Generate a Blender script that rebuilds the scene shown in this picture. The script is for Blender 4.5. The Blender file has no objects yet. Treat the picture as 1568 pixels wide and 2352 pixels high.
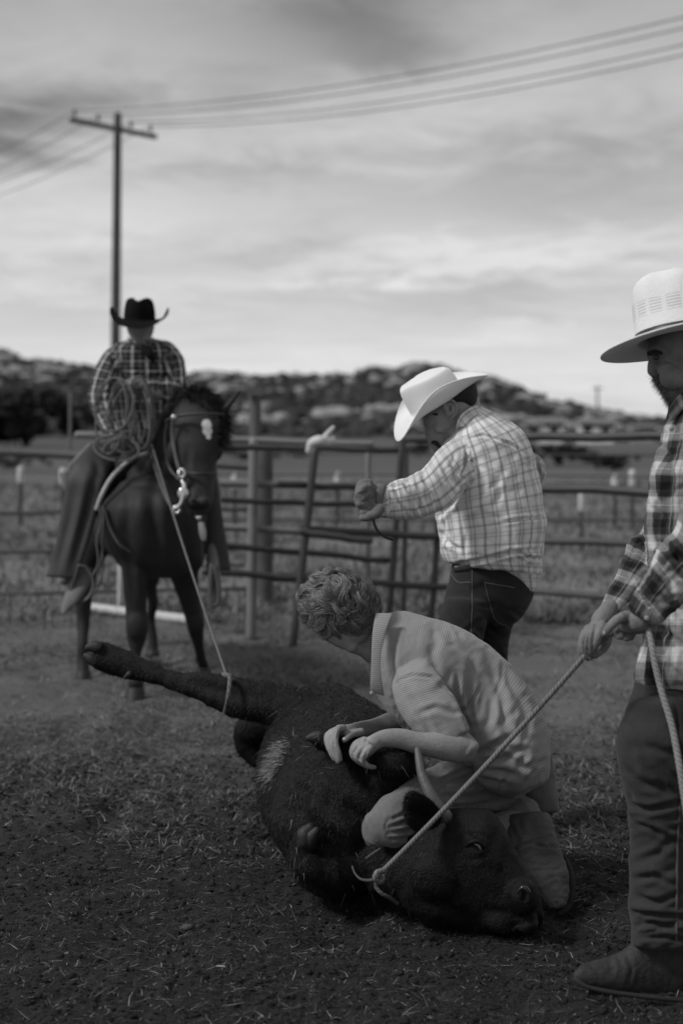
import bpy, bmesh, math, random
import numpy as np
from mathutils import Vector, Matrix, kdtree, noise as mnoise
R_ = math.radians
SC = bpy.context.scene
COL = SC.collection
random.seed(7)
RNG = np.random.default_rng(7)

# ------------------------------------------------------------------ camera
CAMZ = 1.38
F = 50/36*2352.0
HOR = 1002.0
TH = math.atan((1176-HOR)/F)
FWD = np.array([0, math.cos(TH), -math.sin(TH)]); UP = np.array([0, math.sin(TH), math.cos(TH)]); RT = np.array([1., 0, 0])
CAM = np.array([0, 0, CAMZ])
def P(u, v, d):
    return CAM + d*(FWD + (u-784)/F*RT + (1176-v)/F*UP)
def PJ(co):                                    # world -> picture units, depth
    q = co-CAM; d = q@FWD
    return (q@RT)/d*F+784, 1176-(q@UP)/d*F, d
def G(u, v, z=0.0):                            # where the ray meets height z
    r = FWD + (u-784)/F*RT + (1176-v)/F*UP
    return CAM + r*((z-CAMZ)/r[2])
cd = bpy.data.cameras.new("camera"); cam = bpy.data.objects.new("camera", cd); COL.objects.link(cam)
cam.location = CAM; cam.rotation_euler = (math.pi/2-TH, 0, 0)
cd.sensor_fit = 'VERTICAL'; cd.sensor_height = 36; cd.sensor_width = 24; cd.lens = 50
cd.clip_start = 0.1; cd.clip_end = 5000
cd.dof.use_dof = True; cd.dof.focus_distance = 4.12; cd.dof.aperture_fstop = 2.1
SC.camera = cam
SC.render.resolution_x = 682; SC.render.resolution_y = 1024
SC.view_settings.view_transform = 'Standard'; SC.view_settings.look = 'None'
SC.view_settings.exposure = 0.0; SC.view_settings.gamma = 1

# ------------------------------------------------------------------ node helpers
class NT:
    def __init__(s, nt): s.nt = nt; s.n = nt.nodes; s.l = nt.links
    def new(s, t, **k):
        o = s.n.new(t)
        for a, b in k.items(): setattr(o, a, b)
        return o
    def put(s, sock, v):
        if hasattr(v, 'is_output') or isinstance(v, bpy.types.NodeSocket): s.l.new(v, sock)
        elif v is not None:
            try: sock.default_value = v
            except Exception: sock.default_value = (v, v, v) if len(sock.default_value) == 3 else (v, v, v, 1)
    def m(s, op, a, b=None, c=None, clamp=False):
        o = s.new('ShaderNodeMath', operation=op, use_clamp=clamp)
        s.put(o.inputs[0], a)
        if b is not None: s.put(o.inputs[1], b)
        if c is not None: s.put(o.inputs[2], c)
        return o.outputs[0]
    def noise(s, vec, scale, detail=4, rough=.55, dist=0, dim='3D'):
        o = s.new('ShaderNodeTexNoise', noise_dimensions=dim)
        if vec is not None: s.put(o.inputs['Vector'], vec)
        o.inputs['Scale'].default_value = scale; o.inputs['Detail'].default_value = detail
        o.inputs['Roughness'].default_value = rough; o.inputs['Distortion'].default_value = dist
        return o.outputs['Fac']
    def ss(s, x, a, b, lo=0., hi=1.):              # smoothstep
        o = s.new('ShaderNodeMapRange', interpolation_type='SMOOTHSTEP')
        s.put(o.inputs[0], x); o.inputs[1].default_value = a; o.inputs[2].default_value = b
        o.inputs[3].default_value = lo; o.inputs[4].default_value = hi
        return o.outputs[0]
    def mix(s, f, a, b):
        return s.m('ADD', s.m('MULTIPLY', a, s.m('SUBTRACT', 1.0, f)), s.m('MULTIPLY', b, f))
    def gray(s, v):
        o = s.new('ShaderNodeCombineColor'); [s.put(o.inputs[i], v) for i in range(3)]
        return o.outputs[0]
    def xyz(s, vec):
        o = s.new('ShaderNodeSeparateXYZ'); s.put(o.inputs[0], vec); return o.outputs
    def vec(s, x, y, z):
        o = s.new('ShaderNodeCombineXYZ'); s.put(o.inputs[0], x); s.put(o.inputs[1], y); s.put(o.inputs[2], z); return o.outputs[0]

# ------------------------------------------------------------------ world: monochrome overcast sky
SUN_EL, SUN_AZ = R_(46), R_(-112)               # sun off to the left, a little behind the camera
wd = bpy.data.worlds.new("World"); SC.world = wd; wd.use_nodes = True
w = NT(wd.node_tree); w.n.clear()
tc = w.new('ShaderNodeTexCoord').outputs['Generated']
X, Y, Z = w.xyz(tc)
sky = w.new('ShaderNodeTexSky', sky_type='NISHITA', sun_disc=False, sun_elevation=SUN_EL, sun_rotation=SUN_AZ)
bw = w.new('ShaderNodeRGBToBW'); w.l.new(sky.outputs[0], bw.inputs[0])
az = w.m('ARCTAN2', X, Y); el = w.m('ARCSINE', Z)
# cloud-plane coordinates give streaks that flatten towards the horizon
zz = w.m('ADD', w.m('MAXIMUM', Z, 0.0), 0.10)
cx_ = w.m('DIVIDE', X, zz); cy_ = w.m('DIVIDE', Y, zz)
cv = w.vec(cx_, w.m('MULTIPLY', cy_, 1.3), 0.0)
n1 = w.noise(cv, 1.5, 7, .58, .5); n2 = w.noise(w.vec(w.m('ADD', cx_, 7.3), cy_, 2.0), 4.2, 7, .62, .6)
wx = w.m('MULTIPLY', w.m('SUBTRACT', n1, .5), .20); wy = w.m('MULTIPLY', w.m('SUBTRACT', n2, .5), .075)
aw = w.m('ADD', az, wx); ew = w.m('ADD', el, wy)
def blob(u, v, su, sv, amp, rot=0):
    r = FWD + (u-784)/F*RT + (1176-v)/F*UP; r = r/np.linalg.norm(r)
    a0, e0 = math.atan2(r[0], r[1]), math.asin(r[2])
    dx = w.m('SUBTRACT', aw, a0); dy = w.m('SUBTRACT', ew, e0)
    c, s_ = math.cos(R_(rot)), math.sin(R_(rot))
    p = w.m('ADD', w.m('MULTIPLY', dx, c), w.m('MULTIPLY', dy, s_))
    q = w.m('SUBTRACT', w.m('MULTIPLY', dy, c), w.m('MULTIPLY', dx, s_))
    p = w.m('DIVIDE', p, su/F); q = w.m('DIVIDE', q, sv/F)
    g = w.m('EXPONENT', w.m('MULTIPLY', w.m('ADD', w.m('MULTIPLY', p, p), w.m('MULTIPLY', q, q)), -1.0))
    return w.m('MULTIPLY', g, amp)
val = w.ss(el, 0.03, 0.31, .49, .315)
for b in [(800, 20, 270, 85, -.17, 0), (860, 130, 170, 45, -.10, 0), (60, 285, 300, 62, -.21, 10), (-150, 330, 250, 90, -.12, 0), (40, 410, 240, 22, .07, 14),
          (170, 470, 330, 100, .10, 0), (1150, 180, 500, 90, .05, 8), (600, 250, 420, 60, .05, 8), (560, 400, 330, 36, -.10, 3), (1420, 400, 420, 85, -.10, 4), (560, 590, 170, 24, -.06, 8),
          (1130, 590, 480, 34, .12, 5), (1150, 690, 420, 45, -.09, 0), (1340, 700, 130, 20, .07, 0), (1220, 755, 90, 16, .06, 0),
          (1250, 60, 260, 60, .02, 10), (200, 110, 280, 60, .02, 0), (150, 700, 200, 50, -.05, 0), (900, 860, 700, 70, .07, 0), (950, 290, 300, 70, .04, 15)]:
    val = w.m('ADD', val, blob(*b))
det = w.m('MULTIPLY', w.m('SUBTRACT', n1, .5), .20)
det = w.m('ADD', det, w.m('MULTIPLY', w.m('SUBTRACT', n2, .5), .15))
val = w.m('MAXIMUM', w.m('ADD', val, det), .1)
back = w.ss(Y, -.2, .3, .85, 1.0)
val = w.m('MULTIPLY', val, back)
tot = w.m('ADD', w.m('MULTIPLY', val, 11.3), w.m('MULTIPLY', bw.outputs[0], .12))
bgn = w.new('ShaderNodeBackground'); w.l.new(w.gray(tot), bgn.inputs[0]); bgn.inputs[1].default_value = .11
wo = w.new('ShaderNodeOutputWorld'); w.l.new(bgn.outputs[0], wo.inputs[0])
sd = bpy.data.lights.new("sun", 'SUN'); sd.energy = 2.3; sd.angle = R_(12); sd.color = (1, 1, 1)
sun = bpy.data.objects.new("sun", sd); COL.objects.link(sun)
# light arrives from SUN_AZ (clockwise from +Y) at SUN_EL
sv_ = Vector((math.sin(SUN_AZ)*math.cos(SUN_EL), math.cos(SUN_AZ)*math.cos(SUN_EL), math.sin(SUN_EL)))
sun.rotation_euler = sv_.to_track_quat('Z', 'Y').to_euler(); sun.location = (-6, 2, 8)

# ------------------------------------------------------------------ materials
def mat(name, base, rough=.8, spec=.3, amp=.35, scale=8., bump=.0, bscale=60., fn=None, metal=0., attr='puv', coord='Object', disp=None, sheen=0, ndet=5):
    m_ = bpy.data.materials.new(name); m_.use_nodes = True
    t = NT(m_.node_tree); t.n.clear()
    b = t.new('ShaderNodeBsdfPrincipled'); o = t.new('ShaderNodeOutputMaterial'); t.l.new(b.outputs[0], o.inputs[0])
    tcn = t.new('ShaderNodeTexCoord').outputs[coord]
    at = t.new('ShaderNodeAttribute', attribute_name=attr).outputs['Vector']
    v = base
    if fn: v = fn(t, at, tcn)
    if amp:
        nn = t.noise(tcn, scale, ndet, .6)
        f = t.m('ADD', 1-amp, t.m('MULTIPLY', nn, 2*amp))
        v = t.m('MULTIPLY', v, f)
    t.l.new(t.gray(v), b.inputs['Base Color'])
    b.inputs['Roughness'].default_value = rough; b.inputs['Specular IOR Level'].default_value = spec; b.inputs['Metallic'].default_value = metal
    if sheen: b.inputs['Sheen Weight'].default_value = sheen
    if bump:
        bn = t.new('ShaderNodeBump'); bn.inputs['Strength'].default_value = min(1, bump); bn.inputs['Distance'].default_value = .004*max(1, bump)
        t.l.new(t.noise(tcn, bscale, 4, .6), bn.inputs['Height']); t.l.new(bn.outputs[0], b.inputs['Normal'])
    return m_
def lines(t, x, period, width, phase=0., soft=.25):
    """1 inside a stripe of the given width, repeating every period"""
    f = t.m('FRACT', t.m('ADD', t.m('DIVIDE', x, period), phase+100.))
    dd = t.m('ABSOLUTE', t.m('SUBTRACT', f, .5))
    hw = width/period/2
    return t.ss(dd, hw*(1-soft), hw*(1+soft), 1., 0.)

# ------------------------------------------------------------------ objects
def tagit(o, label=None, cat=None, group=None, kind=None):
    for k, x in (('label', label), ('category', cat), ('group', group), ('kind', kind)):
        if x: o[k] = x
    return o
def empty(name, loc, label=None, cat=None, group=None):
    o = bpy.data.objects.new(name, None); COL.objects.link(o); o.location = loc; o.empty_display_size = .1
    return tagit(o, label, cat, group)
def link(name, me, m_=None, parent=None):
    o = bpy.data.objects.new(name, me); COL.objects.link(o)
    if m_:
        me.materials.clear(); me.materials.append(m_)
    if parent:
        o.parent = parent
        p = parent; off = Vector((0, 0, 0))
        while p: off += p.location; p = p.parent
        o.location = -off
        if parent.type == 'MESH' : o.location = (0, 0, 0)
    return o
def newmesh(name, V, Fc, uv=None, smooth=True):
    me = bpy.data.meshes.new(name)
    V = np.asarray(V, dtype=np.float32)
    if isinstance(Fc, np.ndarray):
        k = Fc.shape[1]; me.vertices.add(len(V)); me.vertices.foreach_set('co', V.ravel())
        me.loops.add(Fc.size); me.loops.foreach_set('vertex_index', Fc.ravel().astype(np.int32))
        me.polygons.add(len(Fc)); me.polygons.foreach_set('loop_start', (np.arange(len(Fc))*k).astype(np.int32))
        me.polygons.foreach_set('loop_total', np.full(len(Fc), k, dtype=np.int32)); me.update(calc_edges=True)
    else:
        me.from_pydata([tuple(map(float, v)) for v in V], [], Fc); me.update()
    me.validate()
    if uv is not None:
        a = me.attributes.new('puv', 'FLOAT_VECTOR', 'POINT'); a.data.foreach_set('vector', np.asarray(uv, dtype=np.float32).ravel())
    if smooth: me.polygons.foreach_set('use_smooth', [True]*len(me.polygons))
    return me

# ------------------------------------------------------------------ numpy noise
_perm = np.random.default_rng(3).random((4096,))
def vn(x, y, seed=0):
    xi = np.floor(x).astype(np.int64); yi = np.floor(y).astype(np.int64); fx = x-xi; fy = y-yi
    fx = fx*fx*(3-2*fx); fy = fy*fy*(3-2*fy)
    def h(a, b): return _perm[((a*73856093) ^ (b*19349663) ^ (seed*83492791)) & 4095]
    return (h(xi, yi)*(1-fx)+h(xi+1, yi)*fx)*(1-fy)+(h(xi, yi+1)*(1-fx)+h(xi+1, yi+1)*fx)*fy
def fbm(x, y, o=4, seed=0):
    s = 0; a = .5; t = 0
    for i in range(o): s = s+a*vn(x*2**i, y*2**i, seed+i); t += a; a *= .5
    return s/t

def creases(n, x0, x1, y0, y1, ang, sp, L, wd_, amp, seed=1):
    rg = np.random.default_rng(seed); out = []
    for _ in range(n):
        u, v = rg.uniform(x0, x1), rg.uniform(y0, y1); a = R_(ang+rg.normal(0, sp)); l = rg.uniform(*L)/2; k = rg.normal(0, .18)*l
        out.append(([(u-l*math.cos(a), v-l*math.sin(a)), (u-k*math.sin(a), v+k*math.cos(a)), (u+l*math.cos(a), v+l*math.sin(a))], rg.uniform(*wd_), rg.uniform(*amp), 0))
    return out
# ------------------------------------------------------------------ shape kit
def cr(K, n):
    """Catmull-Rom through rows of K with n[i] steps on each interval"""
    K = np.asarray(K, float); out = []
    for i in range(len(K)-1):
        p0 = K[max(i-1, 0)]; p1 = K[i]; p2 = K[i+1]; p3 = K[min(i+2, len(K)-1)]
        if i == 0: p0 = 2*p1-p2
        if i == len(K)-2: p3 = 2*p2-p1
        for j in range(n[i]):
            t = j/n[i]
            out.append(.5*((2*p1)+(-p0+p2)*t+(2*p0-5*p1+4*p2-p3)*t*t+(-p0+3*p1-3*p2+p3)*t**3))
    out.append(K[-1]); return np.array(out)
def rings_to(V, seg, closed=True):
    n = len(V)//seg; Fc = []
    for i in range(n-1):
        a = i*seg; b = a+seg
        for j in range(seg):
            k = (j+1) % seg
            Fc.append((a+j, a+k, b+k, b+j))
    if closed:
        Fc.append(tuple(range(seg))[::-1]); Fc.append(tuple(range((n-1)*seg, n*seg)))
    return Fc
def loft(secs, part=0, seg=40, step=.014, cap=(.6, .6), ex=2.0, closed=True, noff=0):
    """secs: (u1,v1,u2,v2,depth,k[,depth2]) the two outline points of a cross-section, k = half thickness / half width"""
    K = []
    for s in secs:
        d2 = s[6] if len(s) > 6 else s[4]
        A = P(s[0], s[1], s[4]); B = P(s[2], s[3], d2)
        h = (B-A)/2; K.append(np.r_[(A+B)/2, h, s[5]*np.linalg.norm(h)])
    K = np.array(K)
    n = [max(2, int(np.linalg.norm(K[i+1, :3]-K[i, :3])/step)) for i in range(len(K)-1)]
    K = cr(K, n)
    if cap[0] or cap[1]:
        def cp(e, i0, i1, c):
            r = min(np.linalg.norm(K[i0, 3:6]), abs(K[i0, 6]))*c
            dr = K[i0, :3]-K[i1, :3]; dr /= np.linalg.norm(dr)+1e-9; out = []
            for a in (20, 40, 58, 73, 84):
                q = K[i0].copy(); q[:3] += dr*r*math.sin(R_(a)); f = math.cos(R_(a)); q[3:] *= f; out.append(q)
            return out
        pre = cp(0, 0, 1, cap[0])[::-1] if cap[0] else []
        K = np.array(K); post = cp(1, -1, -2, cap[1]) if cap[1] else []
        K = np.array(pre+list(K)+post)
    V = []; UV = []
    rm = np.mean([(np.linalg.norm(k[3:6])+k[6])/2 for k in K]); s = 0
    for i, k in enumerate(K):
        if i: s += np.linalg.norm(k[:3]-K[i-1, :3])
        c, h, t = k[:3], k[3:6], k[6]
        wv = c-CAM; hh = h/(np.linalg.norm(h)+1e-9); wv = wv-hh*(wv@hh); wv /= np.linalg.norm(wv)
        a = np.linspace(0, 2*math.pi, seg, endpoint=False)+1.5*math.pi+1e-3
        ca, sa = np.cos(a), np.sin(a)
        ca = np.sign(ca)*abs(ca)**(2/ex); sa = np.sign(sa)*abs(sa)**(2/ex)
        V.append(c-h*ca[:, None]-wv*(t*sa)[:, None])
        aa = np.linspace(-math.pi, math.pi, seg, endpoint=False)
        UV.append(np.c_[aa*rm, np.full(seg, s), np.full(seg, part)])
    V = np.concatenate(V); UV = np.concatenate(UV)
    return V, rings_to(V, seg, closed), UV
def tubeW(pts, rad, part=0, seg=14, step=.008, caps=True, flat=1.0, closed=True):
    pts = np.asarray(pts, float); rad = np.broadcast_to(np.asarray(rad, float), (len(pts),))
    K = np.c_[pts, rad]
    n = [max(1, int(np.linalg.norm(K[i+1, :3]-K[i, :3])/step)) for i in range(len(K)-1)]
    K = cr(K, n)
    if caps:
        def cp(i0, i1):
            dr = K[i0, :3]-K[i1, :3]; dr /= np.linalg.norm(dr)+1e-9
            return [np.r_[K[i0, :3]+dr*K[i0, 3]*math.sin(R_(a)), K[i0, 3]*math.cos(R_(a))] for a in (25, 50, 72, 86)]
        K = np.array(cp(0, 1)[::-1]+list(K)+cp(-1, -2))
    T = np.gradient(K[:, :3], axis=0); T /= np.linalg.norm(T, axis=1)[:, None]+1e-9
    nrm = np.cross(T[0], [0.13, 0.2, 1.0]); nrm /= np.linalg.norm(nrm); V = []; UV = []; s = 0
    for i in range(len(K)):
        nrm = nrm-T[i]*(nrm@T[i]); nrm /= np.linalg.norm(nrm); b = np.cross(T[i], nrm)
        if i: s += np.linalg.norm(K[i, :3]-K[i-1, :3])
        a = np.linspace(0, 2*math.pi, seg, endpoint=False)
        V.append(K[i, :3]+K[i, 3]*(np.cos(a)[:, None]*nrm+flat*np.sin(a)[:, None]*b)); UV.append(np.c_[a*K[i, 3], np.full(seg, s), np.full(seg, part)])
    V = np.concatenate(V); return V, rings_to(V, seg, closed), np.concatenate(UV)
def tube(pts, part=0, seg=14, step=.008, caps=True, flat=1.0):
    """pts: (u, v, depth, radius in metres)"""
    return tubeW([P(p[0], p[1], p[2]) for p in pts], [p[3] for p in pts], part, seg, step, caps, flat)
def ball(u, v, d, rx, ry=None, rz=None, rot=0, part=0, rotz=0):
    ry = ry or rx; rz = rz or rx
    c = P(u, v, d); V = []; n, s = 14, 20
    for i in range(n+1):
        th = math.pi*(i+.001)/(n+.002)
        for j in range(s):
            a = 2*math.pi*j/s; V.append((rx*math.sin(th)*math.cos(a), ry*math.sin(th)*math.sin(a), rz*math.cos(th)))
    V = np.array(V); c1, s1 = math.cos(R_(rot)), math.sin(R_(rot))
    M = np.array([[c1, 0, s1], [0, 1, 0], [-s1, 0, c1]]); c2, s2 = math.cos(R_(rotz)), math.sin(R_(rotz))
    M = np.array([[c2, -s2, 0], [s2, c2, 0], [0, 0, 1]])@M
    V = V@M.T+c
    return V, rings_to(V, s), np.c_[V[:, 0], V[:, 2], np.full(len(V), part)]
def join(parts):
    V = []; Fc = []; U = []; o = 0
    for v, f, u in parts:
        V.append(v); U.append(u); Fc += [tuple(i+o for i in q) for q in f]; o += len(v)
    return np.concatenate(V), Fc, np.concatenate(U)
def build(name, parts, m_, parent=None, sm=True):
    V, Fc, U = join(parts if isinstance(parts, list) else [parts])
    me = newmesh(name, V, Fc, U, sm)
    bm = bmesh.new(); bm.from_mesh(me); bmesh.ops.recalc_face_normals(bm, faces=bm.faces); bm.to_mesh(me); bm.free()
    return link(name, me, m_, parent)
def fuse(name, parts, m_, parent=None, voxel=.006, smooth=4, fold=None, uvs=True):
    V, Fc, U = join(parts)
    me = newmesh(name+'_src', V, Fc, None)
    bm = bmesh.new(); bm.from_mesh(me); bmesh.ops.recalc_face_normals(bm, faces=bm.faces); bm.to_mesh(me); bm.free()
    o = bpy.data.objects.new('tmp', me); COL.objects.link(o)
    r = o.modifiers.new('r', 'REMESH'); r.mode = 'VOXEL'; r.voxel_size = voxel; r.adaptivity = 0
    if smooth:
        s = o.modifiers.new('s', 'SMOOTH'); s.factor = .5; s.iterations = smooth
    dg = bpy.context.evaluated_depsgraph_get(); dg.update()
    e = o.evaluated_get(dg); m2 = bpy.data.meshes.new_from_object(e)
    bpy.data.objects.remove(o); bpy.data.meshes.remove(me)
    m2.name = name
    n = len(m2.vertices); co = np.empty(n*3, np.float32); m2.vertices.foreach_get('co', co); co = co.reshape(-1, 3)
    from mathutils.bvhtree import BVHTree
    from mathutils.interpolate import poly_3d_calc
    VL = [Vector(v) for v in V]; bv = BVHTree.FromPolygons(VL, Fc)
    uv = np.zeros((n, 3), np.float32)
    for i in range(n if uvs else 0):
        loc, nn_, fi, ds = bv.find_nearest(Vector(co[i])); f = Fc[fi]; q = U[list(f)]
        if len(f) > 6 or q[:, 0].max()-q[:, 0].min() > .08: uv[i] = U[f[0]]; continue
        wt = poly_3d_calc([VL[k] for k in f], loc); uv[i] = np.array(wt)@q
    a = m2.attributes.new('puv', 'FLOAT_VECTOR', 'POINT'); a.data.foreach_set('vector', uv.ravel())
    m2.polygons.foreach_set('use_smooth', [True]*len(m2.polygons))
    if fold: fold_mesh(m2, *fold)
    return link(name, m2, m_, parent)
def getco(me):
    n = len(me.vertices); co = np.empty(n*3, np.float32); me.vertices.foreach_get('co', co)
    nr = np.empty(n*3, np.float32); me.vertex_normals.foreach_get('vector', nr)
    return co.reshape(-1, 3).astype(float), nr.reshape(-1, 3).astype(float)
def fold_mesh(me, folds, namp=.002, nsc=(14, 30), seed=0):
    """folds: (polyline of picture points, half-width, depth in m, profile) on the side of the cloth the points fall on"""
    co, nr = getco(me); u, v, d = PJ(co)
    view = (co-CAM); view /= np.linalg.norm(view, axis=1)[:, None]
    face = np.clip(-(view*nr).sum(1)*2.5, 0, 1)
    disp = np.zeros(len(co))
    for fo in folds:
        pl, wd_, amp = fo[0], fo[1], fo[2]; prof = fo[3] if len(fo) > 3 else 0
        best = np.full(len(co), 1e9); sg = np.zeros(len(co)); tt = np.zeros(len(co))
        L = len(pl)-1
        for i in range(L):
            a = np.array(pl[i], float); b = np.array(pl[i+1], float); ab = b-a; l2 = ab@ab
            t = np.clip(((u-a[0])*ab[0]+(v-a[1])*ab[1])/l2, 0, 1)
            dx = u-(a[0]+t*ab[0]); dy = v-(a[1]+t*ab[1]); ds = np.hypot(dx, dy)
            m_ = ds < best; best[m_] = ds[m_]; sg[m_] = np.sign((ab[0]*dy-ab[1]*dx)/math.sqrt(l2))[m_]; tt[m_] = ((i+t)/L)[m_]
        x = best/wd_; end = np.sqrt(np.clip(np.sin(np.clip(tt, .02, .98)*math.pi), 0, 1))
        if prof == 0: g = -np.exp(-x*x)+.6*np.exp(-((x-1.7)**2))     # groove with raised lips
        elif prof == 1: g = np.exp(-x*x)                          # ridge
        else: g = -np.exp(-x*x)                                   # plain groove
        disp += amp*g*end*face
    if namp:
        a = me.attributes.get('puv'); q = np.empty(len(co)*3, np.float32); a.data.foreach_get('vector', q); q = q.reshape(-1, 3)
        n_ = fbm(q[:, 0]*nsc[0]+q[:, 2]*9+seed, q[:, 1]*nsc[1]+q[:, 2]*5, 4, 11)
        n_ = 1-abs(2*n_-1)*2
        n2 = fbm(q[:, 0]*nsc[1]*.8+q[:, 1]*nsc[0]*.9+seed+4, q[:, 1]*nsc[0]*1.3-q[:, 0]*nsc[0]*.5, 3, 17)
        disp += namp*n_+namp*(1-abs(2*n2-1)*3)*.8
    co += nr*disp[:, None]
    me.vertices.foreach_set('co', co.astype(np.float32).ravel()); me.update()

def hit(o, u, v):
    from mathutils.bvhtree import BVHTree
    me = o.data; bv = BVHTree.FromPolygons([v_.co[:] for v_ in me.vertices], [p.vertices[:] for p in me.polygons])
    d = FWD+(u-784)/F*RT+(1176-v)/F*UP; h = bv.ray_cast(Vector(CAM), Vector(d/np.linalg.norm(d)))
    return np.array(h[0]) if h[0] else P(u, v, 5)
def spotf(t, tc, c, r, n=.02, soft=.75):
    d = t.new('ShaderNodeVectorMath', operation='DISTANCE'); t.put(d.inputs[0], tc); d.inputs[1].default_value = tuple(c)
    e = t.m('ADD', d.outputs['Value'], t.m('MULTIPLY', t.m('SUBTRACT', t.noise(tc, 45, 4, .7), .5), n)); return t.ss(e, r*soft, r*1.1, 1., 0.)
# ================================================================== SETTING
HP = [(-900, 880), (-500, 850), (-200, 800), (0, 820), (60, 843), (130, 851), (200, 852), (300, 858), (430, 858), (500, 850), (548, 852), (600, 868), (700, 876), (740, 882), (765, 870),
      (800, 880), (850, 856), (900, 860), (960, 845), (1000, 846), (1060, 866), (1130, 884), (1200, 905), (1250, 932), (1300, 944), (1400, 955), (1480, 964), (1568, 969), (1900, 975), (2600, 978)]
HX = np.array([(p[0]-784)/F for p in HP]); HZ = np.array([(HOR-p[1])/F*300+CAMZ for p in HP])
def field_z(x, y):
    return np.clip((y-14)/110, 0, 1)**1.3*.6
def hill_z(x, y):
    s = x/np.maximum(y, 1)
    H_ = np.interp(s, HX, HZ)*1.0
    t = np.clip((y-150)/(300-150), 0, 1); t = t*t*(3-2*t)*.75+t*.25
    z = field_z(x, y)+t*(H_-.6)
    z = z+t*(fbm(x/22, y/22, 4, 5)-.5)*5*t
    return np.where(y > 300, z-(y-300)*.05, z)
def ground_z(x, y):
    x = np.asarray(x, float); y = np.asarray(y, float)
    z = field_z(x, y)
    near = np.clip((14-y)/6, 0, 1)
    z = z+near*((fbm(x*1.1, y*1.1, 3, 1)-.5)*.05)
    c = fbm(x*9, y*9, 4, 2); z = z+near*((c-.5)*.032)
    c2 = fbm(x*34, y*34, 3, 8); z = z+near*np.clip((9-y)/5, .15, 1)*((c2-.5)*.022)
    h = vn(x*4.7+20, y*4.7, 21); z = z-near*np.clip(h-.68, 0, 1)*.16+near*(vn(x*2.3, y*2.3, 31)-.5)*.03      # hoof prints
    return np.where(y > 150, hill_z(x, y), z)
ys = [-6.0]
while ys[-1] < 900:
    y_ = ys[-1]; ys.append(y_+(.25 if y_ < 1.6 else (.013 if y_ < 5.2 else max(.013, (y_-5.2)*.008+.013))))
ys = np.array(ys)
s1 = np.concatenate([np.linspace(-2.2, -.36, 60), np.linspace(-.36, .36, 300)[1:-1], np.linspace(.36, 2.2, 60)])
YY, SS = np.meshgrid(ys, s1, indexing='ij'); XX = SS*np.maximum(np.abs(YY), 2.2)*np.where(YY < 0, 1, 1)
ZZ = ground_z(XX, YY); nr_, nc_ = XX.shape
idx = np.arange(nr_*nc_).reshape(nr_, nc_)
Fg = np.stack([idx[:-1, :-1], idx[:-1, 1:], idx[1:, 1:], idx[1:, :-1]], -1).reshape(-1, 4)
gme = newmesh('ground', np.c_[XX.ravel(), YY.ravel(), ZZ.ravel()], Fg)
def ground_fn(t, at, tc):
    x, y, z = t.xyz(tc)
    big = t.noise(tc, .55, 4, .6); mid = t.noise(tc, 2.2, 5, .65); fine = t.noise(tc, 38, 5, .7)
    # trampled manure and soil near, foreground shade put into colour, dusty pale turf beyond
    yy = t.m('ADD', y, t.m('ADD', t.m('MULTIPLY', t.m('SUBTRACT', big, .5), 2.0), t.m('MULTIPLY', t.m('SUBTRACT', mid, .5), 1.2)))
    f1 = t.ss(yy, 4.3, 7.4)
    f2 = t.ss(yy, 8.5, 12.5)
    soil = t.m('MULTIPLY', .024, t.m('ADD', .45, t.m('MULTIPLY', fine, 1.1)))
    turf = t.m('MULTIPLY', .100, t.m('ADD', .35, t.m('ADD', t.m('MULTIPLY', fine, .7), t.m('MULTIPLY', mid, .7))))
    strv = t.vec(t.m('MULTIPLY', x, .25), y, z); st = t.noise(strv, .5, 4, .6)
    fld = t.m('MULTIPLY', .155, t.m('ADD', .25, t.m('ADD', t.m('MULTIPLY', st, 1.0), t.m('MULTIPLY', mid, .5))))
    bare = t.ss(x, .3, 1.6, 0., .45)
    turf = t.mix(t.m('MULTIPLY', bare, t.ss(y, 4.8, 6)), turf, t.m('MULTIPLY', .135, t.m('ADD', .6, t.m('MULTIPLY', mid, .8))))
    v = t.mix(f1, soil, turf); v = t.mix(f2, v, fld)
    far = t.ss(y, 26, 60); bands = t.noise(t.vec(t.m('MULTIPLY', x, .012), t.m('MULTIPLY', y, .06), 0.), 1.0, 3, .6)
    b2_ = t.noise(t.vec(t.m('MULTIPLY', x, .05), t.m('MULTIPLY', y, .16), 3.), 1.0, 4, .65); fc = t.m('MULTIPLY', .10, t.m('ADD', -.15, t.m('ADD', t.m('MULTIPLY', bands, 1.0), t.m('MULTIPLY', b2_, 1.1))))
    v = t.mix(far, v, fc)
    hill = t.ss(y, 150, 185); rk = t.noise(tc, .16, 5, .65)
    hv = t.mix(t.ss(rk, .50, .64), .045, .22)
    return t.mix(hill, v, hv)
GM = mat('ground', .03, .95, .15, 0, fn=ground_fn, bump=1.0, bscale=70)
go = link('ground', gme, GM); tagit(go, kind='structure')

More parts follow.
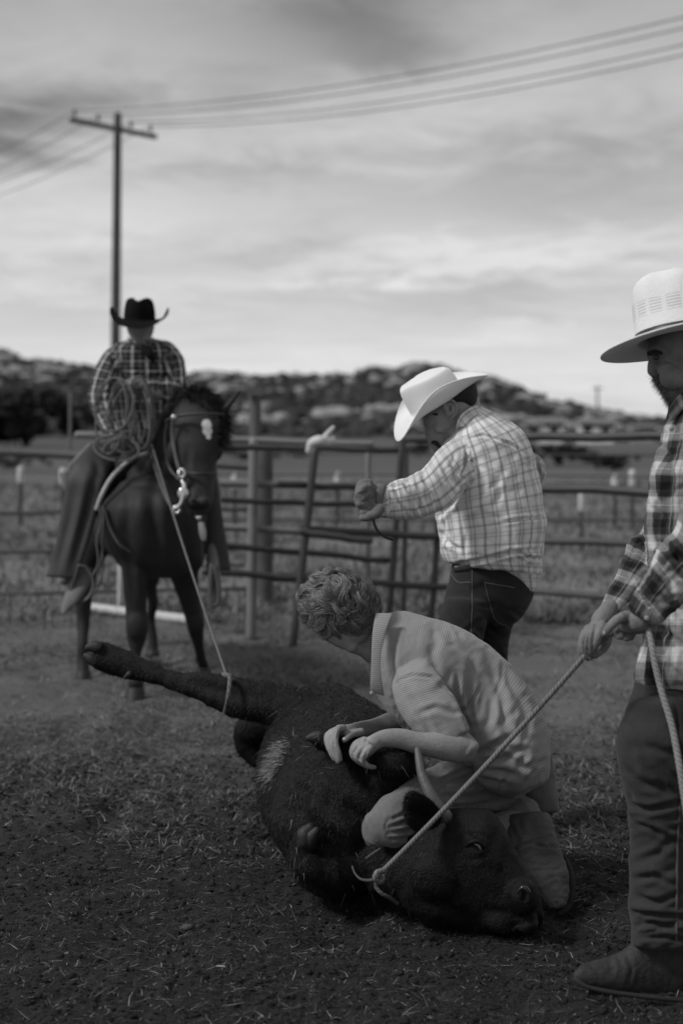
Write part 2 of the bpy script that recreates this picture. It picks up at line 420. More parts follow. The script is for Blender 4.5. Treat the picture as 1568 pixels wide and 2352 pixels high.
# ---- scattered chaff, grass and far scrub: things nobody could count
def blades(name, n, xf, yf, lf, wf, tilt, tone, m_, curl=.3, zoff=0.0, clump=0):
    y = yf(n); x = xf(n, y)
    if clump:
        k = (vn(x*3.1, y*3.1, 40)+vn(x*1.2, y*1.2, 41))/2; keep = RNG.random(n) < np.clip((k-.30)*clump, .10, 1)*np.clip((y-4.1+(vn(x*1.7, y*1.7, 44)-.5)*2.2)/1.6, 0, 1); x, y = x[keep], y[keep]; n = len(x)
    z = ground_z(x, y)+zoff
    L = lf(n); Wd = wf(n, y); a = RNG.random(n)*2*math.pi; ti = tilt(n)
    d = np.c_[np.cos(a)*np.cos(ti), np.sin(a)*np.cos(ti), np.sin(ti)]
    sd_ = np.c_[-np.sin(a), np.cos(a), (RNG.random(n)-.5)*.8]; sd_ /= np.linalg.norm(sd_, axis=1)[:, None]
    p0 = np.c_[x, y, z]; bend = np.c_[RNG.normal(0, 1, (n, 2))*curl, -np.abs(RNG.normal(0, curl, n))]
    p1 = p0+d*(L*.5)[:, None]; p2 = p0+(d+bend*.5)*L[:, None]; p2[:, 2] = np.maximum(p2[:, 2], z+.003)
    w2 = sd_*(Wd/2)[:, None]
    V = np.stack([p0-w2, p0+w2, p1+w2*.9, p1-w2*.9, p2+w2*.25, p2-w2*.25], 1).reshape(-1, 3)
    b = (np.arange(n)*6)[:, None]; Fq = np.concatenate([b+np.array([[0, 1, 2, 3]]), b+np.array([[3, 2, 4, 5]])], 1).reshape(-1, 4)
    tn = np.repeat(tone(n), 6)
    me = newmesh(name, V, Fq, np.c_[tn, tn, tn], False)
    return tagit(link(name, me, m_), kind='stuff')
tonef = lambda t, at, tc: t.xyz(at)[0]
BM_ = mat('dry_grass', .1, .8, .2, 0, fn=tonef)
def fan(n, y, m_=.34): return (RNG.random(n)*2-1)*(m_*y+.3)
o = blades('chaff', 230000, fan, lambda n: 2.5+RNG.random(n)**1.25*4.2, lambda n: .007+RNG.random(n)**3.5*.05, lambda n, y: .0006+.00034*y*RNG.random(n),
           lambda n: np.abs(RNG.normal(0, .22, n)), lambda n: np.where(RNG.random(n) < .075, .12+RNG.random(n)*.26, .018+RNG.random(n)**3*.055), BM_, .25, .004)
tagit(o, 'loose straw and chaff lying on the dark soil', 'straw')
o = blades('turf', 190000, fan, lambda n: 4.3+RNG.random(n)**.8*7.2, lambda n: .012+RNG.random(n)*.05, lambda n, y: .0018+.0005*y*RNG.random(n),
           lambda n: RNG.random(n)**1.5*.9, lambda n: (.045+RNG.random(n)**2*.23), BM_, .5, 0, 3.6)
tagit(o, 'trampled dry grass in tufts beyond the dark soil', 'grass')
o = blades('field_grass', 70000, fan, lambda n: 10.5+RNG.random(n)**1.5*30, lambda n: .05+RNG.random(n)*.12, lambda n, y: .006+.0008*y,
           lambda n: .5+RNG.random(n)*.9, lambda n: .07+RNG.random(n)*.15, BM_, .5, 0, 2.4)
tagit(o, 'dry field grass beyond the corral fence', 'grass')
# dark clods of soil
def clods(name, n, yf, xf, rf, m_, kind=None):
    base = []
    bm = bmesh.new(); bmesh.ops.create_icosphere(bm, subdivisions=1, radius=1)
    bv = np.array([v.co[:] for v in bm.verts]); bf = np.array([[v.index for v in f.verts] for f in bm.faces]); bm.free()
    y = yf(n); x = xf(n, y); r = rf(n); z = ground_z(x, y)
    j = 1+RNG.normal(0, .22, (n, len(bv)))
    sc = np.c_[1+RNG.random(n)*.6, 1+RNG.random(n)*.6, .6+RNG.random(n)*.4]
    V = (bv[None]*j[:, :, None]*sc[:, None]*r[:, None, None]); V[:, :, 0] += x[:, None]; V[:, :, 1] += y[:, None]; V[:, :, 2] += (z+r*.2)[:, None]
    Fq = (bf[None]+(np.arange(n)*len(bv))[:, None, None]).reshape(-1, 3)
    me = newmesh(name, V.reshape(-1, 3), Fq, None, False); return tagit(link(name, me, m_), kind=kind)
SM_ = mat('soil_clod', .022, .95, .1, .6, 30, bump=1, bscale=90)
tagit(clods('soil_clods', 30000, lambda n: 2.5+RNG.random(n)**1.3*3.6, fan, lambda n: .0015+RNG.random(n)**3*.0075, SM_, 'stuff'), 'crumbs of dark soil and manure', 'soil')
PEB = mat('pale_clod', .085, .95, .1, .5, 40, bump=1, bscale=60)
for u, v, l in ((430, 2122, 'largest pale clod on the dark soil, lower left of the calf'), (402, 2175, 'pale clod just below the largest clod on the lower left soil'), (786, 2139, 'small pale clod on the soil below the calf chest'),
                (1298, 2172, 'small pale clod right of the calf muzzle'), (352, 2102, 'small pale clod left of the largest clod')):
    g_ = G(u, v, .01); c = clods('pale_clod', 1, lambda n: np.array([g_[1]]), lambda n, y: np.array([g_[0]]), lambda n: np.array([.014 if 'largest' == l[:7] else .009]), PEB)
    tagit(c, l, 'clod', 'pale clods on the soil')
g0, g1 = G(487, 2219, .012), G(540, 2230, .014); o = build('straw_stalk', [tubeW([g0, (g0+g1)/2+[0, 0, .006], g1], .0022, seg=5, step=.02)], mat('pale_straw', .34, .8, .2, .3, 30)); tagit(o, 'single long pale straw lying on the dark soil at the bottom', 'straw')
# hillside boulders and scrub
def hillpts(n, lo=.1, hi=1.05):
    y = 165+RNG.random(n)*140; s = RNG.uniform(-.5, .5, n); return s*y, y
RK = mat('granite', .27, .95, .1, .5, .35)
SCB = mat('scrub_leaf', .050, .95, .1, .5, .5)
def lumps(name, pts, r, m_, sub=2, flat=.7, jit=.2, label=None, cat=None):
    bm = bmesh.new(); bmesh.ops.create_icosphere(bm, subdivisions=sub, radius=1)
    bv = np.array([v.co[:] for v in bm.verts]); bf = np.array([[v.index for v in f.verts] for f in bm.faces]); bm.free()
    x, y = pts; n = len(x); z = hill_z(x, y) if y.min() > 150 else field_z(x, y)
    j = 1+RNG.normal(0, jit, (n, len(bv))); sc = np.c_[.8+RNG.random(n)*.8, .8+RNG.random(n)*.8, flat*(  .7+RNG.random(n)*.5)]
    V = (bv[None]*j[:, :, None]*sc[:, None]*r[:, None, None]); V[:, :, 0] += x[:, None]; V[:, :, 1] += y[:, None]; V[:, :, 2] += (z+r*.25)[:, None]
    Fq = (bf[None]+(np.arange(n)*len(bv))[:, None, None]).reshape(-1, 3)
    return tagit(link(name, newmesh(name, V.reshape(-1, 3), Fq, None, False), m_), label, cat, kind='stuff')
x, y = hillpts(7000); k = (vn(x*.07, y*.07, 61) > .52) | ((x/y > -.03) & (x/y < .085) & (y > 235) & (RNG.random(7000) < .6)); x, y = x[k], y[k]
lumps('boulders', (x, y), .2+RNG.random(len(x))**4*1.4, RK, 2, .75, .12, 'pale granite boulders strewn over the hillside', 'boulders')
x, y = hillpts(6000)
lumps('scrub', (x, y), .35+RNG.random(len(x))**2*.9, SCB, 2, .8, .22, 'dark low scrub covering the rocky hills', 'scrub')
# ---- trees and bushes standing in the field
LF = mat('leaf', .032, .9, .15, .5, .8); BK = mat('bark', .06, .95, .1, .4, 5)
def tree(u, vb, d, wpx, hpx, label, name='tree', group=None, dens=900):
    d = 30.
    for _ in range(40): d = max(8, min(160, (CAMZ-float(field_z(0, d)))*F/(vb-HOR)))
    wpx *= 1.5; hpx *= 1.15
    b = P(u, vb, d); z0 = float(field_z(b[0], b[1])); b[2] = z0
    w_ = wpx/F*d; h_ = hpx/F*d; r = empty(name, b, label, 'tree' if name == 'tree' else 'bush', group)
    tr = []
    for i in range(5):
        a = RNG.random()*6.28; tr.append(tubeW([b+[0, 0, -.1], b+[math.cos(a)*w_*.1, math.sin(a)*w_*.1, h_*.35], b+[math.cos(a)*w_*.3, math.sin(a)*w_*.3, h_*.75]], [w_*.03, w_*.018, w_*.006], seg=7, step=.3))
    build('trunk', tr, BK, r)
    nb = 34; cen = np.c_[RNG.normal(0, .24, nb)*w_, RNG.normal(0, .24, nb)*w_, (.25+RNG.random(nb)*.6)*h_]; n = dens
    ci = RNG.integers(0, nb, n); dv = RNG.normal(0, 1, (n, 3)); dv /= np.linalg.norm(dv, axis=1)[:, None]
    rr = min(w_, h_)*.24; p = b+cen[ci]+dv*(RNG.random(n)**.4*rr)[:, None]*[1, 1, .8]; s = min(w_, h_)*.06
    a1 = RNG.normal(0, 1, (n, 3)); a1 /= np.linalg.norm(a1, axis=1)[:, None]; a2 = np.cross(a1, RNG.normal(0, 1, (n, 3))); a2 /= np.linalg.norm(a2, axis=1)[:, None]
    V = np.stack([p-a1*s, p+a2*s, p+a1*s, p-a2*s], 1).reshape(-1, 3)
    me = newmesh('crown', V, np.arange(n*4).reshape(-1, 4), None, False); link('crown', me, LF, r)
    return r
tree(60, 1024, 62, 150, 112, 'large dark bushy tree at the far left behind the fence', dens=5000)
tree(-60, 1024, 60, 120, 120, 'dark bushy tree cut by the left edge of the picture', dens=3500)
tree(1285, 1068, 34, 120, 42, 'wide dark bush low in the field right of the light plaid shirt', 'bush', dens=3000)
tree(1408, 1082, 31, 60, 36, 'small dark bush in the field left of the man at the right edge', 'bush', dens=1500)
tree(690, 1050, 40, 120, 34, 'dark bush in the field behind the leaning fence post', 'bush', dens=1800)
tree(560, 1056, 38, 90, 30, 'dark bush beside the wooden post behind the horse', 'bush', dens=1500)
tree(20, 1075, 30, 120, 30, 'low dark bush under the left rail', 'bush', dens=1500)
tree(960, 1048, 40, 60, 28, 'dark bush behind the outstretched plaid sleeve', 'bush', dens=1200)
# ---- far houses
WH = mat('white_wall', .75, .9, .2, .1, .5); RF = mat('dark_roof', .22, .9, .1, .2, .5); GL = mat('dark_window', .02, .3, .5, 0)
def boxp(x0, x1, y0, y1, z0, z1):
    V = np.array([(a, b, c) for a in (x0, x1) for b in (y0, y1) for c in (z0, z1)], float)
    return V, [(0, 1, 3, 2), (4, 6, 7, 5), (0, 4, 5, 1), (2, 3, 7, 6), (0, 2, 6, 4), (1, 5, 7, 3)], np.zeros((8, 3))
def house(u0, u1, vt, vb, d, label, wall=WH):
    a = P(u0, vb, d); b = P(u1, vb, d); t = P(u0, vt, d); x0, x1 = a[0], b[0]; y0 = a[1]; z0 = a[2]; z1 = t[2]
    r = empty('house', ((x0+x1)/2, y0, z0), label, 'house', 'houses at the foot of the hill')
    h = z1-z0; dp = (x1-x0)*.6
    build('wall', [boxp(x0, x1, y0, y0+dp, z0-1.2, z0+h*.74)], wall, r, False)
    e = .3; V = np.array([(x0-e, y0-e, z0+h*.74), (x1+e, y0-e, z0+h*.74), (x1+e, y0+dp+e, z0+h*.74), (x0-e, y0+dp+e, z0+h*.74), (x0-e, y0+dp/2, z1), (x1+e, y0+dp/2, z1)])
    build('roof', [(V, [(0, 1, 5, 4), (2, 3, 4, 5), (0, 4, 3), (1, 2, 5), (0, 3, 2, 1)], np.zeros((6, 3)))], RF, r, False)
    for f in (.2, .7):
        xx = x0+(x1-x0)*f; build('window', [boxp(xx, xx+.9, y0-.06, y0+.05, z0+h*.35, z0+h*.58)], GL, r, False)
    build('door', [boxp(x0+(x1-x0)*.45, x0+(x1-x0)*.45+.9, y0-.05, y0+.05, z0, z0+h*.5)], GL, r, False)
house(1205, 1230, 968, 994, 150, 'small pale shed left of the far white houses', mat('pale_wall', .3, .9, .1, .1)); house(1236, 1292, 958, 994, 150, 'long white far house behind the light plaid shoulder')
house(1328, 1352, 960, 994, 145, 'narrow bright white far house below the distant pole'); house(1356, 1408, 961, 994, 150, 'wide white far house right of the narrow one')
house(1452, 1502, 975, 996, 160, 'low pale far house nearest the man at the right edge', mat('grey_wall', .35, .9, .1, .1))

# ================================================================== POLES AND WIRES
WD = mat('weathered_pole', .075, .9, .15, .35, 3, bump=.6, bscale=25); INS = mat('insulator', .05, .3, .5, 0); WIRE = mat('wire', .05, .6, .3, 0)
DP = 44.0
base = P(262, 1002, DP); base[2] = float(field_z(base[0], base[1])); 
r = empty('utility_pole', base, 'tall wooden utility pole with one crossarm behind the rider', 'utility pole')
top = P(271, 265, DP); build('post', [tubeW([base+[0, 0, -.3], (base+top)/2, top], [.17, .145, .115], seg=16, step=.5)], WD, r)
A_ = P(163, 277, DP-.6); B_ = P(361, 317, DP+.9); 
def beam(a, b, w_, h_):
    a = np.array(a, float); b = np.array(b, float); t = b-a; t /= np.linalg.norm(t); n = np.cross(t, [0, 0, 1.]); n /= np.linalg.norm(n); m = np.cross(n, t)
    V = np.array([p+n*w_/2*i+m*h_/2*j for p in (a, b) for i, j in ((-1, -1), (1, -1), (1, 1), (-1, 1))])
    return V, [(0, 1, 2, 3), (7, 6, 5, 4), (0, 4, 5, 1), (1, 5, 6, 2), (2, 6, 7, 3), (3, 7, 4, 0)], np.zeros((8, 3))
off = np.array([0, -.14, 0]); build('crossarm', [beam(A_+off, B_+off, .10, .14)], WD, r, False)
ins = []
for f in (.055, .32, .70, .93):
    p = A_+(B_-A_)*f+off; q = p+[0, 0, .30]
    build('insulator', [tubeW([p+[0, 0, .06], p+[0, 0, .2]], [.014, .014], seg=8), tubeW([p+[0, 0, .18], p+[0, 0, .22], p+[0, 0, .26], p+[0, 0, .31]], [.05, .06, .04, .045], seg=12)], INS, r)
    ins.append(q)
# the line comes in over the camera's right and runs away to the left
ends = [(1700, 8), (1700, 33), (1700, 72), (1700, 96)]
lefts = [(-120, 384), (-120, 426), (-120, 452), (-120, 486)]
for i, q in enumerate(ins):
    e = P(ends[i][0], ends[i][1], 27.0+i*.4); l = P(lefts[i][0], lefts[i][1], 60.0)
    K = [l+(q-l)*t-np.array([0, 0, .5*4*t*(1-t)*.5]) for t in np.linspace(0, 1, 10)]+[q+(e-q)*t-np.array([0, 0, .42*4*t*(1-t)]) for t in np.linspace(0, 1, 24)[1:]]
    o = build('power_line', [tubeW(K, .013, seg=6, step=5)], WIRE); tagit(o, ['uppermost power line, held by the left end of the crossarm', 'second power line from the top, on the inner left insulator', 'third power line from the top, on the inner right insulator', 'lowest power line, held by the right end of the crossarm'][i], 'power line', 'power lines on the pole')
b2 = P(1371, 985, 190); t2 = P(1371, 888, 190); r = empty('utility_pole', b2, 'distant faint utility pole above the far houses', 'utility pole')
build('post', [tubeW([b2+[0, 0, -4], t2], [.18, .13], seg=8, step=2)], WD, r); build('crossarm', [beam(P(1359, 892, 189.8), P(1383, 892, 189.8), .12, .16)], WD, r, False)

# ================================================================== FENCES
PD = mat('dark_pipe', .045, .5, .4, .5, 14, metal=.0); PL = mat('galvanised_pipe', .19, .5, .4, .3, 9, bump=.2); PW = mat('white_paint', .52, .7, .3, .25, 14); WP = mat('old_post_wood', .10, .95, .1, .4, 6, bump=.8, bscale=30)
PM = mat('rusty_pipe', .075, .6, .3, .5, 12)
def rail(name, a, b, r_, m_, parent, d0, d1, mid=None, sag=0):
    pts = [P(a[0], a[1], d0)]
    if mid: pts.append(P(mid[0], mid[1], (d0+d1)/2))
    pts.append(P(b[0], b[1], d1))
    n = 7; L = [pts[0]*(1-i/n)+pts[-1]*i/n for i in range(n+1)] if not mid else list(cr(pts, [4, 4]))
    L = [p+[0, 0, float(RNG.normal(0, .004))] for p in L]
    return build(name, [tubeW(L, r_, seg=10, step=.25)], m_, parent)
# right-hand run: four heavy dark pipes
r = empty('pipe_fence', P(1230, 1450, 9.9), 'dark pipe fence of heavy rails running to the right edge', 'fence')
for (v0, v1, s) in ((1008, 999, .030), (1112, 1139, .030), (1228, 1262, .026), (1343, 1393, .024)):
    rail('rail', (930, v0), (1760, v1), s, PM if v0 > 1200 else PD, r, 10.3, 8.5)
for (u, v0, v1, d) in ((1690, 985, 1520, 8.6),):
    build('post', [tubeW([P(u, v0, d), P(u, v1, d)], .04, step=.3)], PD, r)
# dark gate panel in the middle
r = empty('gate_panel', P(675, 1480, 9.43), 'dark metal gate panel with a leaning post and sloping rails', 'gate')
rail('post', (724, 1030), (673, 1482), .028, PD, r, 9.5, 9.4)
rail('post', (924, 1012), (893, 1412), .026, PD, r, 9.9, 9.9); rail('post', (1006, 1200), (990, 1430), .024, PD, r, 10.0, 10.0)
for a, b, m_, rr in (((500, 1026), (930, 1034), PM, .022), ((640, 1112), (990, 1126), PD, .024), ((470, 1146), (930, 1165), PD, .020), ((690, 1216), (1020, 1234), PD, .026), ((470, 1248), (905, 1289), PD, .022), ((470, 1314), (1030, 1350), PD, .024)):
    rail('rail', a, b, rr, m_, r, 9.45, 9.95)
# galvanised panel
r = empty('fence_panel', P(580, 1463, 9.8), 'pale galvanised pipe panel behind the horse head', 'fence panel')
rail('post', (583, 1018), (577, 1462), .036, PL, r, 9.75, 9.75)
for a, b in (((180, 1000), (850, 1021)), ((210, 1102), (846, 1119)), ((210, 1198), (846, 1228))): rail('rail', a, b, .026, PL, r, 9.7, 9.85)
rail('upright', (846, 1030), (844, 1330), .02, PL, r, 10.1, 10.1); rail('upright', (932, 1030), (926, 1400), .02, PM, r, 10.1, 10.1)
# broken loose rail pieces resting on the gate
o = rail('loose_pipe', (690, 1222), (848, 1243), .026, PM, None, 9.3, 9.5); tagit(o, 'short loose rusty pipe resting across the middle of the dark gate', 'pipe')
o = rail('loose_board', (630, 1324), (712, 1326), .036, PD, None, 9.6, 9.6); tagit(o, 'short thick dark board caught low between the posts', 'board')
# posts
r = rail('wooden_post', (606, 1030), (607, 1388), .075, WP, None, 11.7, 11.7); tagit(r, 'thick weathered wooden post behind the pale panel', 'post')
r = rail('metal_pole', (585, 886), (592, 1388), .05, mat('grey_pole', .11, .8, .2, .3, 5), None, 11.9, 11.9); tagit(r, 'tall slim pole rising above the rails behind the horse', 'pole')
build('cap', [beam(P(566, 899, 11.82), P(604, 899, 11.82), .05, .07)], r.data.materials[0], r, False)
r = rail('thin_stake', (162, 905), (160, 1250), .016, mat('pale_stake', .14, .8, .2, .2), None, 14, 14); tagit(r, 'thin tall stake left of the rider', 'stake')
# left run
r = empty('pipe_fence', P(0, 1400, 12.), 'thin railed fence at the left edge behind the rider', 'fence')
rail('rail', (-140, 1028), (583, 1072), .035, PM, r, 12.2, 11.2)
for v0, v1 in ((1180, 1174), (1270, 1264), (1368, 1354)): rail('rail', (-140, v0), (606, v1-4), .017, PD, r, 12, 11.8)
rail('rail', (300, 1303), (560, 1298), .014, PM, r, 12, 12)
# far wire fence
r = empty('wire_fence', P(1000, 1200, 17.), 'far thin fence strung across the field', 'fence')
for v0, v1 in ((1042, 1046), (1090, 1096), (1192, 1196), (1290, 1268)): rail('strand', (480, v0), (1760, v1), .012 if v0 < 1190 else .018, PM, r, 17, 16.5)
rail('strand', (-100, 1085), (480, 1090), .006, PM, r, 17, 17)
TS = mat('t_post_steel', .06, .7, .3, .3, 8)
def tpost(u, v0, v1, label, d=17.):
    b = P(u, v1, d); t = P(u, v0, d); r = empty('steel_post', b, label, 'post', 'white topped steel fence posts')
    k = t-b; build('shaft', [tubeW([b, b+k*.86], .025, seg=6, step=.3)], TS, r); build('cap', [tubeW([b+k*.78, t], .042, seg=10, step=.1)], PW, r)
for (u, v0, v1, l) in ((48, 1078, 1200, 'white topped steel post farthest left'), (145, 1082, 1200, 'white topped steel post just left of the rider'), (539, 1094, 1200, 'white topped steel post between horse and wooden post'), (775, 1092, 1200, 'white topped steel post behind the dark gate'),
                       (1335, 1132, 1300, 'white topped steel post with the longest shaft right of the plaid back'), (1411, 1097, 1200, 'shorter of two white topped posts near the right man'), (1451, 1086, 1210, 'white topped steel post nearest the right man')):
    tpost(u, v0, v1, l)
# ground pipe and upright
g0 = G(190, 1408); g1 = G(432, 1436); o = build('white_pipe', [tubeW([g0+[0, 0, .05], (g0+g1)/2+[0, 0, .045], g1+[0, 0, .04]], .036, seg=12, step=.2)], PW); tagit(o, 'white pipe lying on the ground behind the horse legs', 'pipe')
g = G(275, 1404); o = build('white_stake', [tubeW([g, P(277, 1300, (g-CAM)@FWD)], .020, seg=10, step=.1)], PW); tagit(o, 'short white stake standing in the ground between the horse legs', 'stake')
# white rope knotted over the gate corner
RPW = mat('white_rope', .62, .9, .1, .2, 60)
o = build('rope_end', [tube([(712, 1034, 9.3, .03), (718, 1018, 9.28, .034), (735, 1012, 9.25, .034), (752, 1014, 9.3, .028), (764, 1010, 9.35, .02)]), tube([(742, 1012, 9.3, .018), (748, 1000, 9.3, .016), (757, 990, 9.3, .014), (765, 982, 9.3, .012)])], RPW)
tagit(o, 'thick white rope tied over the top corner of the dark gate', 'rope')
# ================================================================== MATERIALS FOR FIGURES
SKIN = mat('skin', .26, .55, .3, .35, 24, bump=.45, bscale=170)
SKIN2 = mat('weathered_skin', .18, .6, .3, .45, 28, bump=.6, bscale=150)
COAT = mat('black_coat', .008, .62, .22, .55, 9, bump=1.0, bscale=170)
HCOAT = mat('horse_coat', .016, .42, .42, .45, 2.5, bump=.15, bscale=200)
HOOF = mat('hoof', .016, .6, .4, .4, 30, bump=.6, bscale=60)
HORN = mat('horn', .095, .5, .4, .45, 26, bump=.6, bscale=70)
def denim(name, base, amp=.28, sc=9):
    def fn(t, at, tc):
        x, y, z = t.xyz(at); f = t.noise(t.vec(t.m('MULTIPLY', x, 6.), t.m('MULTIPLY', y, 380.), 0.), 1., 2, .5); g = t.noise(t.vec(t.m('MULTIPLY', x, 420.), t.m('MULTIPLY', y, 8.), 1.), 1., 2, .5)
        return t.m('MULTIPLY', base, t.m('ADD', .55, t.m('ADD', t.m('MULTIPLY', f, .45), t.m('MULTIPLY', g, .45))))
    return mat(name, base, .9, .15, amp, sc, bump=.5, bscale=320, fn=fn, sheen=.1)
BOOT = mat('dusty_leather', .085, .7, .3, .45, 13, bump=.6, bscale=90)
ROPEM = None
def rope_mat(name, base, period=.012):
    def fn(t, at, tc):
        x, y, z = t.xyz(at)
        s = t.m('FRACT', t.m('ADD', t.m('ADD', t.m('DIVIDE', y, period), t.m('MULTIPLY', x, 60.)), 100.))
        k = t.ss(t.m('ABSOLUTE', t.m('SUBTRACT', s, .5)), .28, .5, 1., .35); return t.m('MULTIPLY', base, k)
    return mat(name, base, .85, .2, .3, 40, fn=fn, bump=.6, bscale=300)
ROPE1 = rope_mat('twisted_rope', .20)
ROPE2 = rope_mat('pale_lariat', .15, .02)

def fur(name, src, n, L, wd_, m_, parent, flow=(0, 0, -1), tone=(.006, .03), mask=None, stand=.35, seed=1):
    """short hair blades rooted on the coat"""
    me = src.data; co, nr = getco(me); rg = np.random.default_rng(seed)
    me.calc_loop_triangles(); nt = len(me.loop_triangles); tri = np.empty(nt*3, np.int32); me.loop_triangles.foreach_get('vertices', tri); tri = tri.reshape(-1, 3)
    A, B, C_ = co[tri[:, 0]], co[tri[:, 1]], co[tri[:, 2]]; ar = np.linalg.norm(np.cross(B-A, C_-A), axis=1)
    cen = (A+B+C_)/3
    if mask is not None: ar = ar*mask(cen)
    ti = rg.choice(nt, n, p=ar/ar.sum()); r1 = np.sqrt(rg.random(n))[:, None]; r2 = rg.random(n)[:, None]
    p = A[ti]*(1-r1)+B[ti]*(r1*(1-r2))+C_[ti]*(r1*r2); N_ = nr[tri[ti, 0]]
    fl = np.array(flow, float)+rg.normal(0, .45, (n, 3)); fl = fl-N_*(fl*N_).sum(1)[:, None]; fl /= np.linalg.norm(fl, axis=1)[:, None]
    st = stand*(.4+rg.random(n))[:, None]
    d = fl*(1-st)+N_*st; d /= np.linalg.norm(d, axis=1)[:, None]; sdv = np.cross(d, N_); sdv /= np.linalg.norm(sdv, axis=1)[:, None]+1e-9
    l = (L*(.5+rg.random(n)))[:, None]; w2 = sdv*wd_/2
    V = np.stack([p-w2, p+w2, p+d*l+N_*l*.06], 1).reshape(-1, 3); tn = np.repeat(tone[0]+(tone[1]-tone[0])*rg.random(n)**3, 3)
    mm = newmesh(name, V, np.arange(n*3).reshape(-1, 3), np.c_[tn, tn, tn], False)
    return link(name, mm, m_, parent)
HAIRM = mat('animal_hair', .02, .6, .3, 0, fn=tonef)

# ================================================================== CALF
calf = empty('calf', P(800, 2060, 4.4), 'black horned calf lying on its side under the kneeling man', 'calf')
bp = [tubeW([P(815, 1850, 4.22), P(792, 1822, 4.5), P(765, 1765, 4.85), P(745, 1690, 5.15)], [.215, .262, .255, .19], seg=40, step=.02),
      ball(785, 1945, 4.2, .165, .16, .15), ball(740, 1880, 4.25, .15, .17, .16),
      tube([(820, 1915, 4.24, .16), (900, 1960, 4.10, .115), (975, 1960, 4.0, .125)], seg=30),
      ball(850, 1830, 4.30, .17, .15, .17),
      loft([(905, 1905, 850, 2050, 4.02, .85), (975, 1872, 893, 2050, 3.98, .75), (1066, 1860, 948, 2096, 3.95, .66), (1126, 1866, 1000, 2124, 3.94, .6), (1158, 1905, 1062, 2131, 3.93, .6), (1172, 1942, 1096, 2138, 3.92, .6),
            (1200, 1985, 1132, 2143, 3.91, .66), (1226, 2025, 1168, 2150, 3.90, .74), (1240, 2065, 1202, 2148, 3.90, .8), (1243, 2095, 1222, 2140, 3.9, .7)], cap=(.2, .5)),
      # brow, cheek, muzzle lumps
      ball(1085, 1934, 3.875, .040, .028, .022, rot=25), ball(1000, 2010, 3.87, .07, .05, .075), ball(1200, 2060, 3.84, .040, .04, .045), ball(1208, 2118, 3.86, .03, .04, .03), ball(1150, 2118, 3.87, .05, .04, .03, rot=20),
      # stretched hind leg
      loft([(790, 1600, 735, 1720, 4.85, .9), (715, 1588, 672, 1688, 4.86, .85), (640, 1572, 628, 1664, 4.88, .75), (560, 1560, 545, 1648, 4.92, .7), (500, 1548, 485, 1624, 4.95, .7), (450, 1546, 440, 1602, 4.97, .75), (400, 1543, 388, 1580, 5.0, .9),
            (350, 1524, 335, 1564, 5.02, .95), (300, 1499, 285, 1556, 5.04, .9), (262, 1483, 246, 1545, 5.05, .85), (232, 1474, 216, 1532, 5.05, .85)], cap=(.3, .3)),
      # other hind leg folding to the ground
      tube([(650, 1640, 5.15, .085), (590, 1668, 5.15, .065), (568, 1700, 5.18, .05), (592, 1742, 5.15, .035), (640, 1750, 5.1, .03)]),
      # upper foreleg bent up into the man's hands
      tube([(820, 1880, 4.22, .10), (880, 1805, 4.10, .07), (908, 1768, 4.02, .05)]), ball(900, 1753, 3.985, .062, .05, .043, rot=12),
      tube([(905, 1752, 4.0, .045), (850, 1735, 4.03, .034), (790, 1712, 4.07, .031), (745, 1697, 4.10, .034)]),
      # lower foreleg folded under the brisket
      tube([(840, 1975, 4.12, .08), (765, 1995, 4.06, .06), (712, 1985, 4.03, .046), (694, 1962, 4.03, .036), (698, 1930, 4.02, .027)])]
def coat_fn(t, at, tc):
    def spot(c, r):
        d = t.new('ShaderNodeVectorMath', operation='DISTANCE'); t.put(d.inputs[0], tc); d.inputs[1].default_value = tuple(c)
        e = t.m('ADD', d.outputs['Value'], t.m('MULTIPLY', t.m('SUBTRACT', t.noise(tc, 45, 4, .7), .5), .07)); return t.ss(e, r*.6, r*1.1, 1., 0.)
    s = 0.
    return t.mix(t.m('MULTIPLY', s, .7), t.m('MULTIPLY',   .008, t.m('ADD', .4, t.m('MULTIPLY', t.noise(tc, 60, 4, .6), 1.2))), .26)
CC = mat('calf_coat', .012, .55, .3, .3, 6, bump=1.0, bscale=190, fn=coat_fn)
cb = fuse('body', bp, CC, calf, voxel=.0075, smooth=5, fold=([
    ([(1170, 2128), (1200, 2120), (1235, 2112)], 5, .010, 2), ([(1196, 2046), (1206, 2058), (1202, 2070)], 7, .016, 2), ([(1110, 2080), (1135, 2092), (1170, 2096)], 10, .005, 0),
    ([(1062, 1925), (1085, 1915), (1112, 1925)], 6, .005, 0), ([(1060, 1968), (1090, 1975), (1118, 1962)], 6, .004, 0), ([(1120, 1985), (1150, 2010), (1180, 2045)], 12, .006, 0), ([(960, 2060), (1020, 2080), (1080, 2110)], 14, .006, 0),
    ([(770, 1840), (830, 1880), (850, 1920)], 22, .02, 0), ([(700, 1790), (690, 1860), (730, 1930)], 22, .016, 0), ([(760, 1720), (700, 1740), (660, 1790)], 16, .012, 0), ([(420, 1560), (520, 1590), (620, 1610)], 14, .007, 0)], .004, (9, 9)))
SP = [hit(cb, 636, 1728), hit(cb, 626, 1755), hit(cb, 618, 1780)]
def coat2(t, at, tc):
    s = t.m('MAXIMUM', t.m('MAXIMUM', spotf(t, tc, SP[0], .030, .04), spotf(t, tc, SP[1], .026, .04)), spotf(t, tc, SP[2], .016, .03))
    return t.mix(t.m('MULTIPLY', s, .8), t.m('MULTIPLY', .0065, t.m('ADD', .4, t.m('MULTIPLY', t.noise(tc, 60, 4, .6), 1.2))), .30)
cb.data.materials[0] = mat('calf_coat_patch', .012, .6, .2, .3, 6, bump=1.2, bscale=150, fn=coat2)
